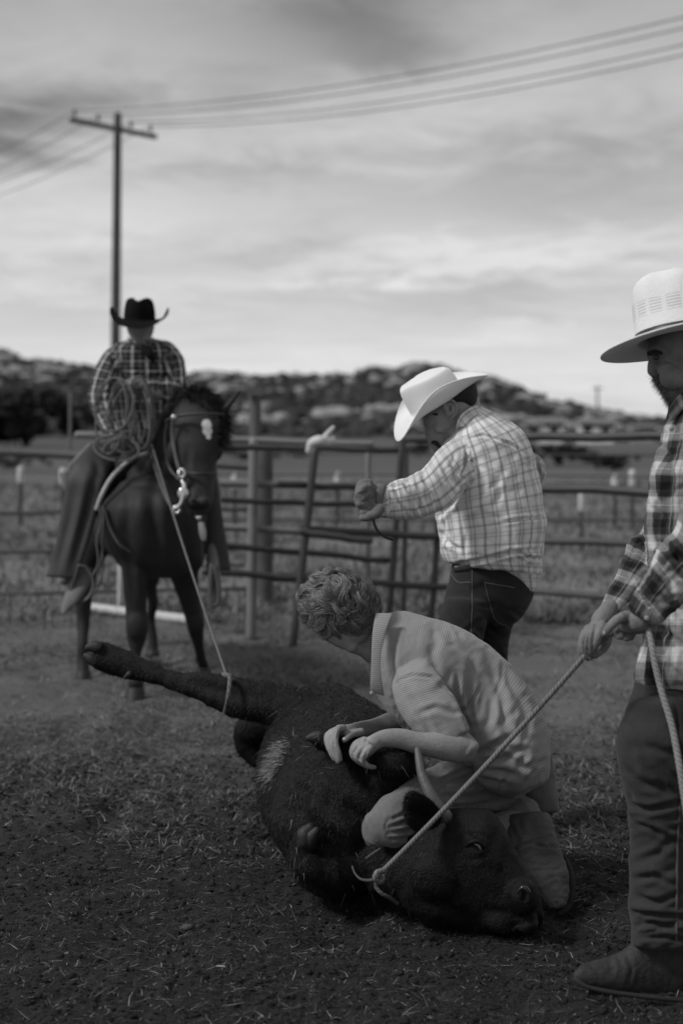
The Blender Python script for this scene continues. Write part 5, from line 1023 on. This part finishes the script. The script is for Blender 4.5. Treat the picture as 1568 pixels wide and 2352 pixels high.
# ================================================================== HORSE
horse = empty('horse', P(310, 1612, 7.4), 'dark bay horse with a white star on its forehead standing behind the calf leg', 'horse')
def hcoat_fn(t, at, tc):
    def spot(c, r):
        d = t.new('ShaderNodeVectorMath', operation='DISTANCE'); t.put(d.inputs[0], tc); d.inputs[1].default_value = tuple(c)
        e = t.m('ADD', d.outputs['Value'], t.m('MULTIPLY', t.m('SUBTRACT', t.noise(tc, 45, 4, .7), .5), .02)); return t.ss(e, r*.8, r*1.05, 1., 0.)
    s = t.m('MAXIMUM', spot(P(475, 984, 7.10), .030), spot(P(479, 998, 7.08), .017))
    return t.mix(s, t.m('MULTIPLY', .022, t.m('ADD', .5, t.noise(tc, 3., 4, .6))), .70)
HC = mat('bay_coat', .02, .62, .22, .5, 4, fn=lambda t, at, tc: t.m('MULTIPLY', .026, t.m('ADD', .4, t.m('MULTIPLY', t.noise(tc, 3., 4, .6), 1.2))), bump=.25, bscale=150)
hb = [tubeW([P(350, 1205, 7.58), P(335, 1190, 7.9), P(300, 1175, 8.4), P(262, 1160, 8.85)], [.235, .275, .275, .25], seg=40, step=.03),
      loft([(268, 1120, 455, 1110, 7.52, .85), (232, 1170, 474, 1160, 7.5, .9), (240, 1240, 476, 1235, 7.5, .85), (268, 1292, 468, 1290, 7.5, .75), (290, 1312, 455, 1315, 7.5, .6)], cap=(.4, .3)),
      loft([(290, 1090, 470, 1130, 7.62, .9), (322, 1050, 478, 1085, 7.55, .7), (345, 1010, 485, 1040, 7.5, .6), (362, 965, 492, 990, 7.46, .55), (382, 925, 498, 950, 7.42, .5), (410, 905, 485, 925, 7.4, .5)], cap=(.4, .5)),
      # legs
      loft([(258, 1230, 352, 1235, 7.46, 1.0), (278, 1300, 346, 1305, 7.44, 1.0), (285, 1360, 338, 1362, 7.42, .95), (288, 1400, 337, 1405, 7.42, .95), (289, 1440, 341, 1440, 7.42, .9), (292, 1468, 336, 1470, 7.42, .85), (299, 1498, 326, 1498, 7.42, .95), (300, 1535, 325, 1535, 7.42, .95), (296, 1562, 330, 1562, 7.41, 1.0), (294, 1585, 330, 1585, 7.40, 1.0)], cap=(.3, .2)),
      loft([(375, 1235, 470, 1235, 7.5, 1.0), (385, 1305, 458, 1305, 7.55, 1.0), (400, 1350, 456, 1348, 7.6, .95), (415, 1390, 461, 1384, 7.64, .95), (426, 1426, 470, 1420, 7.68, .9), (433, 1455, 469, 1448, 7.72, .85), (443, 1482, 469, 1476, 7.78, .95), (449, 1510, 473, 1506, 7.84, .95), (455, 1536, 482, 1532, 7.9, 1.0)], cap=(.3, .3)),
      loft([(185, 1150, 280, 1150, 8.3, 1.0), (165, 1230, 262, 1230, 8.25, .9), (158, 1300, 236, 1300, 8.2, .9), (166, 1350, 218, 1345, 8.2, .9), (172, 1390, 211, 1388, 8.2, .9), (176, 1430, 207, 1430, 8.2, .9), (178, 1480, 203, 1480, 8.15, .9), (176, 1515, 205, 1515, 8.15, .9), (178, 1545, 207, 1545, 8.12, 1.0)], cap=(.3, .3)),
      tube([(360, 1250, 8.5, .1), (350, 1320, 8.55, .055), (346, 1350, 8.6, .04), (352, 1385, 8.65, .034), (346, 1420, 8.7, .03), (352, 1470, 8.7, .03), (350, 1495, 8.7, .04)]),
      # head
      loft([(412, 915, 486, 912, 7.30, .8), (400, 938, 508, 932, 7.27, .85), (393, 965, 517, 958, 7.24, .9), (394, 1000, 520, 994, 7.22, .85), (399, 1035, 508, 1030, 7.19, .85), (406, 1070, 497, 1066, 7.16, .8), (411, 1100, 493, 1098, 7.13, .8), (417, 1130, 491, 1128, 7.10, .85), (425, 1158, 489, 1155, 7.08, .85), (434, 1178, 480, 1176, 7.07, .75)], cap=(.5, .5)),
      ball(408, 1012, 7.17, .028, .02, .03), ball(402, 1040, 7.17, .045, .04, .07), ball(500, 1030, 7.18, .03, .04, .06), ball(314, 1438, 7.38, .058, .035, .075), ball(448, 1424, 7.65, .050, .03, .065), ball(312, 1568, 7.38, .041, .035, .045), ball(445, 1152, 7.0, .03, .03, .035), ball(470, 1152, 7.0, .03, .03, .03)]
hbo = fuse('body', hb, HC, horse, voxel=.010, smooth=6, fold=([([(350, 1120), (352, 1200), (365, 1300)], 14, .015, 0), ([(430, 1200), (425, 1270), (440, 1320)], 12, .012, 0), ([(440, 1142), (450, 1146), (450, 1156)], 6, .014, 2), ([(424, 1168), (450, 1174), (485, 1168)], 4, .008, 2), ([(432, 1030), (428, 1080), (440, 1120)], 8, .008, 0),
      ([(300, 1130), (290, 1220), (305, 1300)], 12, .010, 0), ([(296, 1300), (310, 1380)], 8, .006, 0), ([(395, 940), (372, 1040), (360, 1120)], 12, .012, 0)], 0))
ST = [hit(hbo, 475, 975), hit(hbo, 477, 990), hit(hbo, 479, 1003)]
def star_fn(t, at, tc):
    s = t.m('MAXIMUM', t.m('MAXIMUM', spotf(t, tc, ST[0], .028, .012), spotf(t, tc, ST[1], .026, .012)), spotf(t, tc, ST[2], .014, .01))
    return t.mix(s, t.m('MULTIPLY', .026, t.m('ADD', .4, t.m('MULTIPLY', t.noise(tc, 3., 4, .6), 1.2))), .72)
hbo.data.materials[0] = mat('starred_coat', .02, .62, .22, .5, 4, fn=star_fn, bump=.25, bscale=150)
build('hoof', [loft([(292, 1580, 331, 1580, 7.39, 1.0), (284, 1614, 337, 1614, 7.37, 1.05)], cap=(.1, .02), seg=28)], HOOF, horse)
build('hoof', [loft([(455, 1534, 484, 1532, 7.9, 1.0), (452, 1560, 490, 1558, 7.86, 1.05)], cap=(.1, .02), seg=28)], HOOF, horse)
build('hoof', [loft([(177, 1540, 208, 1540, 8.11, 1.0), (172, 1563, 213, 1563, 8.09, 1.05)], cap=(.1, .02), seg=28)], HOOF, horse)
build('hoof', [loft([(338, 1490, 364, 1490, 8.7, 1.0), (334, 1508, 368, 1508, 8.68, 1.05)], cap=(.1, .02), seg=28)], HOOF, horse)
build('eye', [ball(427, 1007, 7.135, .016, .012, .014)], mat('horse_eye', .005, .1, .8, 0), horse); build('eye', [ball(505, 1004, 7.15, .014, .012, .014)], bpy.data.materials['horse_eye'], horse)
build('nostril', [ball(446, 1147, 6.975, .011, .006, .016, rot=-20)], bpy.data.materials['horse_eye'], horse)
build('ear', [loft([(496, 960, 520, 946, 7.22, .8), (510, 938, 533, 932, 7.2, .7), (528, 916, 544, 914, 7.2, .7), (546, 898, 554, 896, 7.2, .6)], cap=(.4, .5), seg=20)], HC, horse)
build('ear', [loft([(398, 942, 420, 930, 7.3, .6), (390, 920, 414, 912, 7.3, .5), (388, 900, 404, 894, 7.3, .5), (392, 886, 398, 884, 7.3, .5)], cap=(.4, .5), seg=20)], HC, horse)
MAN = mat('mane_hair', .006, .6, .3, 0, fn=tonef)
mb = build('mane', [tube([(405, 935, 7.28, .035), (430, 912, 7.3, .05), (465, 918, 7.3, .055), (495, 940, 7.25, .045), (510, 975, 7.2, .03), (513, 1020, 7.16, .016)]), tube([(455, 920, 7.25, .05), (485, 945, 7.2, .04), (500, 985, 7.15, .02)])], mat('mane_base', .007, .6, .3, .4, 60, bump=1, bscale=120), horse)
fur('mane_strands', mb, 5000, .05, .004, MAN, mb, (.5, -.2, -.8), (.004, .022), None, .35, 8)
tt = build('tail', [tube([(225, 1120, 9.1, .05), (200, 1200, 9.25, .06), (190, 1330, 9.25, .05), (192, 1430, 9.2, .03)])], bpy.data.materials['mane_base'], horse)
# ---- tack
LEA = mat('tack_leather', .085, .5, .45, .4, 15); SIL = mat('silver', .62, .28, .7, .2, 30, metal=.7); DLE = mat('dark_leather', .022, .5, .45, .4, 15)
br = empty('bridle', P(440, 1060, 7.1), 'leather bridle with silver bit worn on the horse head', 'bridle')
build('browband', [tube([(382, 968, 7.2, .007), (392, 962, 7.12, .009), (408, 956, 7.10, .010), (440, 952, 7.08, .010), (475, 950, 7.08, .009), (512, 952, 7.14, .008)], flat=.5)], LEA, br)
build('cheekpiece', [tube([(398, 958, 7.1, .009), (396, 1000, 7.12, .009), (404, 1050, 7.10, .009), (416, 1092, 7.07, .009), (421, 1120, 7.05, .008)], flat=.5)], LEA, br)
build('throat_latch', [tube([(386, 965, 7.2, .007), (380, 1010, 7.25, .007), (388, 1070, 7.28, .007), (410, 1100, 7.2, .006)], flat=.5)], LEA, br)
build('noseband', [tube([(413, 1082, 7.08, .007), (440, 1087, 7.03, .007), (470, 1088, 7.02, .007), (495, 1088, 7.08, .007)])], DLE, br)
build('bit', [ball(421, 1134, 7.03, .028, .01, .032), tube([(419, 1105, 7.05, .009), (424, 1115, 7.04, .011), (421, 1135, 7.03, .012), (416, 1155, 7.02, .009), (405, 1168, 7.02, .008)]), tube([(405, 1162, 7.02, .006), (398, 1170, 7.02, .006), (404, 1179, 7.02, .006), (413, 1172, 7.02, .006), (407, 1163, 7.02, .006)]),
      tube([(412, 1080, 7.04, .007), (420, 1078, 7.03, .007), (424, 1090, 7.03, .008), (418, 1098, 7.03, .007), (411, 1090, 7.03, .006), (412, 1080, 7.04, .006)])], SIL, br)
build('concho', [ball(399, 958, 7.085, .013, .006, .013)], SIL, br)
build('rein', [tube([(402, 1172, 7.02, .007), (385, 1150, 7.1, .007), (365, 1100, 7.25, .007), (345, 1030, 7.45, .007), (330, 960, 7.55, .007), (318, 900, 7.5, .007)])], LEA, br)
bc = empty('breast_collar', P(400, 1230, 7.25), 'leather breast collar with silver hanging on the horse chest', 'breast collar')
build('strap', [tube([(243, 1172, 7.32, .014), (256, 1215, 7.28, .014), (275, 1250, 7.22, .012), (300, 1268, 7.2, .01)], flat=.5)], DLE, bc)
build('strap', [tube([(448, 1160, 7.2, .010), (458, 1190, 7.2, .012), (464, 1230, 7.2, .012), (466, 1290, 7.22, .010)], flat=.5)], DLE, bc)
build('silver_plate', [loft([(456, 1200, 468, 1200, 7.17, .3), (457, 1222, 474, 1222, 7.17, .3), (462, 1240, 473, 1242, 7.17, .3)], cap=(.4, .4), seg=20)], mat('worn_silver', .32, .4, .6, .3, 30), bc)
build('ring', [tube([(449, 1176, 7.18, .006), (458, 1172, 7.18, .007), (462, 1184, 7.18, .006), (455, 1192, 7.18, .006), (450, 1184, 7.18, .005)]), ball(457, 1190, 7.17, .011, .006, .011)], SIL, bc)
sd2 = empty('saddle', P(300, 1060, 7.9), 'western saddle over a pale edged pad on the horse back', 'saddle')
build('pad_edge', [tube([(338, 1041, 7.42, .011), (312, 1050, 7.40, .012), (285, 1068, 7.38, .013), (256, 1098, 7.36, .014), (235, 1135, 7.36, .014), (222, 1168, 7.38, .012)], flat=.8)], mat('pale_fleece', .48, .95, .1, .3, 40), sd2)
build('pad', [loft([(325, 1020, 370, 1050, 7.62, .6), (280, 1045, 345, 1060, 7.65, 1.2), (245, 1090, 300, 1110, 7.7, 1.4), (218, 1140, 262, 1150, 7.75, 1.5), (208, 1175, 242, 1180, 7.75, 1.5)], cap=(.3, .3))], DLE, sd2)
build('swell', [loft([(290, 1010, 300, 1062, 7.65, 1.0), (325, 1000, 330, 1052, 7.6, 1.0), (360, 1012, 362, 1055, 7.6, .9)], cap=(.6, .6))], DLE, sd2)
build('horn', [tube([(338, 1040, 7.55, .03), (340, 1018, 7.5, .022), (341, 1003, 7.48, .035), (342, 997, 7.48, .03)])], DLE, sd2)
build('cantle_roll', [tube([(208, 1022, 7.9, .012), (185, 1045, 7.9, .012), (165, 1068, 7.9, .012), (155, 1085, 7.9, .010)]), tube([(205, 1036, 7.85, .007), (180, 1060, 7.85, .009), (160, 1085, 7.85, .009)])], mat('light_leather', .16, .6, .4, .4, 18), sd2)
build('saddle_bag', [loft([(138, 1088, 170, 1075, 7.95, .6), (142, 1112, 172, 1105, 7.95, .6), (150, 1135, 165, 1135, 7.95, .6), (146, 1165, 156, 1165, 7.95, .6)], cap=(.5, .4))], mat('canvas_bag', .2, .8, .2, .6, 22), sd2)
for px in (([(228, 1165, 7.35), (232, 1200, 7.35), (222, 1240, 7.35), (226, 1290, 7.34), (215, 1320, 7.34)]), ([(236, 1165, 7.33), (238, 1230, 7.32), (232, 1290, 7.32), (222, 1330, 7.34)]), ([(240, 1180, 7.33), (236, 1260, 7.3), (238, 1310, 7.3), (228, 1345, 7.3)])):
    build('strap', [tube([(a, b, c, .008) for a, b, c in px], flat=.5)], LEA, sd2)
for px in (([(182, 1300, 7.4), (170, 1340, 7.4), (160, 1385, 7.4), (200, 1375, 7.4), (215, 1340, 7.4), (200, 1305, 7.4), (182, 1300, 7.4)]), ([(486, 1300, 7.3), (482, 1345, 7.3), (486, 1388, 7.3), (502, 1384, 7.3), (503, 1345, 7.3), (494, 1305, 7.3)])):
    build('stirrup', [tube([(a, b, c, .012) for a, b, c in px], flat=.6)], LEA, sd2)
# ================================================================== RIDER
rd = empty('person', P(320, 1130, 7.9), 'person riding the horse in a black hat and dark check shirt, holding rope coils', 'person')
def plaid2_fn(t, at, tc):
    x, y, z = t.xyz(at); v = .022
    v = t.m('ADD', v, t.m('MULTIPLY', lines(t, x, .052, .0095, 0, .4), .32)); v = t.m('ADD', v, t.m('MULTIPLY', lines(t, y, .056, .0075, 0, .4), .22)); v = t.m('ADD', v, t.m('MULTIPLY', lines(t, x, .052, .012, .5, .5), .035)); return t.m('ADD', v, t.m('MULTIPLY', lines(t, y, .056, .014, .5, .5), .035))
PL2 = mat('dark_check_cotton', .1, .9, .15, .15, 9, fn=plaid2_fn, bump=.4, bscale=30)
DR = 7.9
rb = [ball(323, 745, DR, .078, .092, .105), tube([(322, 765, DR-.03, .055), (325, 783, DR-.05, .038)]), tube([(322, 752, DR-.09, .010), (321, 764, DR-.105, .013), (322, 768, DR-.10, .012)]), tube([(323, 775, DR, .055), (328, 800, DR+.03, .055), (330, 830, DR+.05, .05)]),
      tube([(330, 840, DR+.05, .08), (330, 1000, DR+.04, .08)], seg=24), tube([(262, 830, DR, .05), (330, 815, DR+.03, .06), (395, 825, DR, .05)]),
      tube([(258, 840, DR, .045), (232, 905, 7.75, .04), (250, 975, 7.6, .035), (268, 1012, 7.45, .032)]), tube([(398, 840, DR, .045), (407, 895, 7.78, .04), (360, 905, 7.6, .034), (318, 893, 7.45, .03)]),
      # hands closed round the coils
      ball(270, 1016, 7.42, .038, .03, .038, rot=30), ball(312, 890, 7.42, .040, .03, .032),
      tube([(290, 878, 7.40, .011), (306, 872, 7.37, .012), (326, 876, 7.38, .011)]), tube([(288, 887, 7.39, .011), (306, 882, 7.36, .012), (328, 885, 7.37, .011)]), tube([(290, 896, 7.39, .011), (308, 892, 7.36, .012), (328, 894, 7.37, .011)]), tube([(294, 904, 7.4, .010), (308, 902, 7.37, .011), (324, 902, 7.38, .010)]),
      tube([(256, 1006, 7.38, .011), (264, 1018, 7.36, .012), (258, 1030, 7.37, .010)]), tube([(266, 1004, 7.37, .011), (276, 1016, 7.35, .012), (270, 1032, 7.36, .010)]), tube([(278, 1004, 7.37, .011), (288, 1016, 7.35, .012), (282, 1031, 7.36, .010)]),
      tube([(290, 1040, 7.95, .09), (220, 1080, 7.6, .06), (175, 1200, 7.6, .05), (150, 1330, 7.55, .035)]), tube([(360, 1040, 7.95, .09), (470, 1090, 7.65, .06), (487, 1200, 7.6, .05), (492, 1330, 7.5, .035)])]
fuse('body', rb, SKIN2, rd, voxel=.0055, smooth=2, uvs=False)
fuse('shirt', [loft([(306, 776, 346, 778, 7.96, .9), (282, 784, 374, 784, 7.96, .9), (258, 798, 398, 795, 7.95, .8), (252, 850, 404, 850, 7.95, .66), (256, 920, 404, 920, 7.95, .62), (262, 980, 400, 980, 7.95, .6), (265, 1030, 392, 1030, 7.92, .6)], 0, seg=70, cap=(.2, .1)),
      loft([(256, 797, 300, 812, 7.93, .9), (236, 820, 280, 838, 7.88, .85), (218, 856, 265, 868, 7.82, .8), (206, 900, 253, 906, 7.75, .8), (212, 940, 256, 934, 7.66, .8), (226, 968, 266, 954, 7.58, .8), (243, 1002, 282, 986, 7.5, .75)], 1, seg=50, cap=(.4, .1)),
      loft([(360, 798, 402, 795, 7.93, .9), (378, 830, 421, 826, 7.88, .85), (388, 870, 425, 866, 7.82, .8), (390, 900, 424, 905, 7.76, .8)], 2, seg=50, cap=(.4, .5)),
      loft([(420, 880, 418, 925, 7.75, .85), (390, 872, 392, 925, 7.68, .8), (360, 872, 362, 916, 7.6, .75), (334, 874, 336, 908, 7.52, .7)], 3, seg=44, cap=(.4, .1))], PL2, rd, voxel=.0085, smooth=2,
      fold=([([(262, 800), (285, 830), (300, 850)], 6, .012, 0), ([(400, 800), (370, 830), (350, 850)], 6, .012, 0), ([(318, 800), (320, 900), (318, 1000)], 2.5, .008, 0), ([(336, 800), (338, 900), (336, 1000)], 2.5, .008, 0), ([(262, 812), (300, 850), (322, 846)], 3, .008, 0), ([(408, 812), (370, 850), (340, 846)], 3, .008, 0), ([(258, 800), (262, 850), (255, 900), (262, 960)], 5, .014, 0), ([(398, 800), (396, 850), (392, 880)], 5, .014, 0), ([(330, 868), (370, 864), (420, 866)], 5, .012, 0), ([(280, 860), (300, 900), (290, 950)], 8, .012, 0), ([(375, 860), (365, 920), (380, 960)], 8, .012, 0), ([(225, 880), (240, 900), (250, 900)], 5, .01, 0), ([(215, 930), (235, 925), (255, 920)], 5, .01, 0)], .005, (7, 8)))
build('collar', [loft([(292, 772, 310, 790, 7.80, .4), (300, 788, 320, 806, 7.78, .35)], cap=(.4, .4), seg=24), loft([(352, 772, 340, 790, 7.80, .4), (352, 790, 332, 806, 7.78, .35)], cap=(.4, .4), seg=24)], PL2, rd)
build('neckerchief', [tube([(332, 800, 7.76, .022), (346, 815, 7.75, .025), (352, 830, 7.76, .012)])], mat('dark_cloth', .012, .9, .1, .3), rd)
hat('hat', P(321, 735, DR-.02), (.03, -.99, -.14), (0.02, -.13, .99), mat('black_felt', .006, .9, .12, .2, 20), rd, a1=.19, b1=.215, H=.125, curl=.068, dip=.03, a0=.095, b0=.086, crease=.045, taper=.66, pinch=.022, curlpow=2.4, dome=1.8)
build('beard', [ball(325, 783, DR-.055, .036, .03, .022)], mat('stubble', .03, .8, .2, .3, 80), rd)
CH = mat('chaps_leather', .040, .62, .35, .35, 9, bump=.4, bscale=60)
ch = build('chaps', [loft([(262, 1010, 330, 1050, 7.85, .8), (215, 1022, 272, 1055, 7.68, .7), (178, 1052, 254, 1075, 7.56, .6), (155, 1095, 244, 1105, 7.5, .5), (148, 1140, 232, 1145, 7.48, .42), (140, 1190, 218, 1192, 7.46, .36), (131, 1240, 204, 1240, 7.44, .33), (117, 1290, 188, 1288, 7.42, .3), (106, 1324, 170, 1330, 7.40, .3)], cap=(.4, .03), seg=60)], CH, rd)
fold_mesh(ch.data, [([(225, 1075), (200, 1180), (165, 1310)], 10, .014, 0), ([(175, 1090), (160, 1200), (130, 1310)], 12, .008, 0), ([(215, 1060), (235, 1090)], 8, .008, 0)], 0)
ch = build('chaps', [loft([(380, 1020, 430, 1060, 7.85, .8), (440, 1040, 492, 1070, 7.68, .7), (452, 1100, 500, 1100, 7.6, .6), (456, 1160, 507, 1155, 7.58, .5), (462, 1210, 514, 1205, 7.56, .45), (470, 1260, 523, 1258, 7.54, .4), (480, 1310, 531, 1311, 7.52, .38)], cap=(.4, .03), seg=60)], CH, rd)
boot('boot', [(170, 1312, 214, 1305, 7.5, .8), (160, 1340, 212, 1338, 7.46, .7), (148, 1368, 190, 1372, 7.40, .8), (143, 1392, 165, 1398, 7.32, .9), (141, 1410, 150, 1411, 7.28, .8)], mat('tan_boot', .14, .7, .3, .5, 14, bump=.6, bscale=50), rd)
boot('boot', [(480, 1300, 502, 1300, 7.5, 1.2), (482, 1340, 501, 1340, 7.46, 1.2), (484, 1365, 502, 1365, 7.40, 1.3), (488, 1388, 500, 1388, 7.32, 1.2)], DLE, rd)
# ---- lariat: coils in the hands, then the taut length to the calf's hind leg
rg = np.random.default_rng(12); tb = []
def ring3(cu, cv, ru, rv, d, rot, r_=.0062, a0=0, a1=360):
    a = np.radians(np.linspace(a0, a1, 36)); c, s = math.cos(R_(rot)), math.sin(R_(rot))
    return tubeW([P(cu+ru*math.cos(t)*c-rv*math.sin(t)*s, cv+ru*math.cos(t)*s+rv*math.sin(t)*c, d+.05*math.sin(t*1+cu)) for t in a], r_, seg=8, step=.02)
for i in range(4): tb.append(ring3(292+rg.normal(0, 9), 952+rg.normal(0, 8), 40+rg.normal(0, 9), 74+rg.normal(0, 9), 7.35+.012*i, -8+rg.normal(0, 7)))
for i in range(3): tb.append(ring3(322+rg.normal(0, 6), 955+rg.normal(0, 6), 26+rg.normal(0, 4), 80, 7.33+.012*i, -4+rg.normal(0, 4)))
tb.append(ring3(262, 930, 44, 62, 7.32, 10)); tb.append(ring3(268, 1030, 52, 28, 7.3, 8)); tb.append(ring3(256, 955, 34, 88, 7.33, 6)); tb.append(ring3(278, 1030, 40, 22, 7.28, -8))
a_ = P(346, 1012, 7.45); b_ = P(521, 1553, 4.90)
tb.append(tubeW([P(336, 985, 7.42), P(340, 1005, 7.42), a_]+[a_+(b_-a_)*t-np.array([0, 0, .02*4*t*(1-t)]) for t in np.linspace(.04, 1, 26)], .0048, seg=8, step=.03))
tb.append(tube([(520, 1551, 4.88, .008), (528, 1556, 4.86, .008), (524, 1600, 4.83, .007), (516, 1636, 4.86, .006)])); tb.append(tube([(512, 1548, 4.93, .006), (521, 1553, 4.88, .009), (536, 1562, 4.90, .007)]))
lr = build('lariat', tb, ROPE2); tagit(lr, 'lariat coiled in the rider hands and stretched down to the calf hind leg', 'rope')
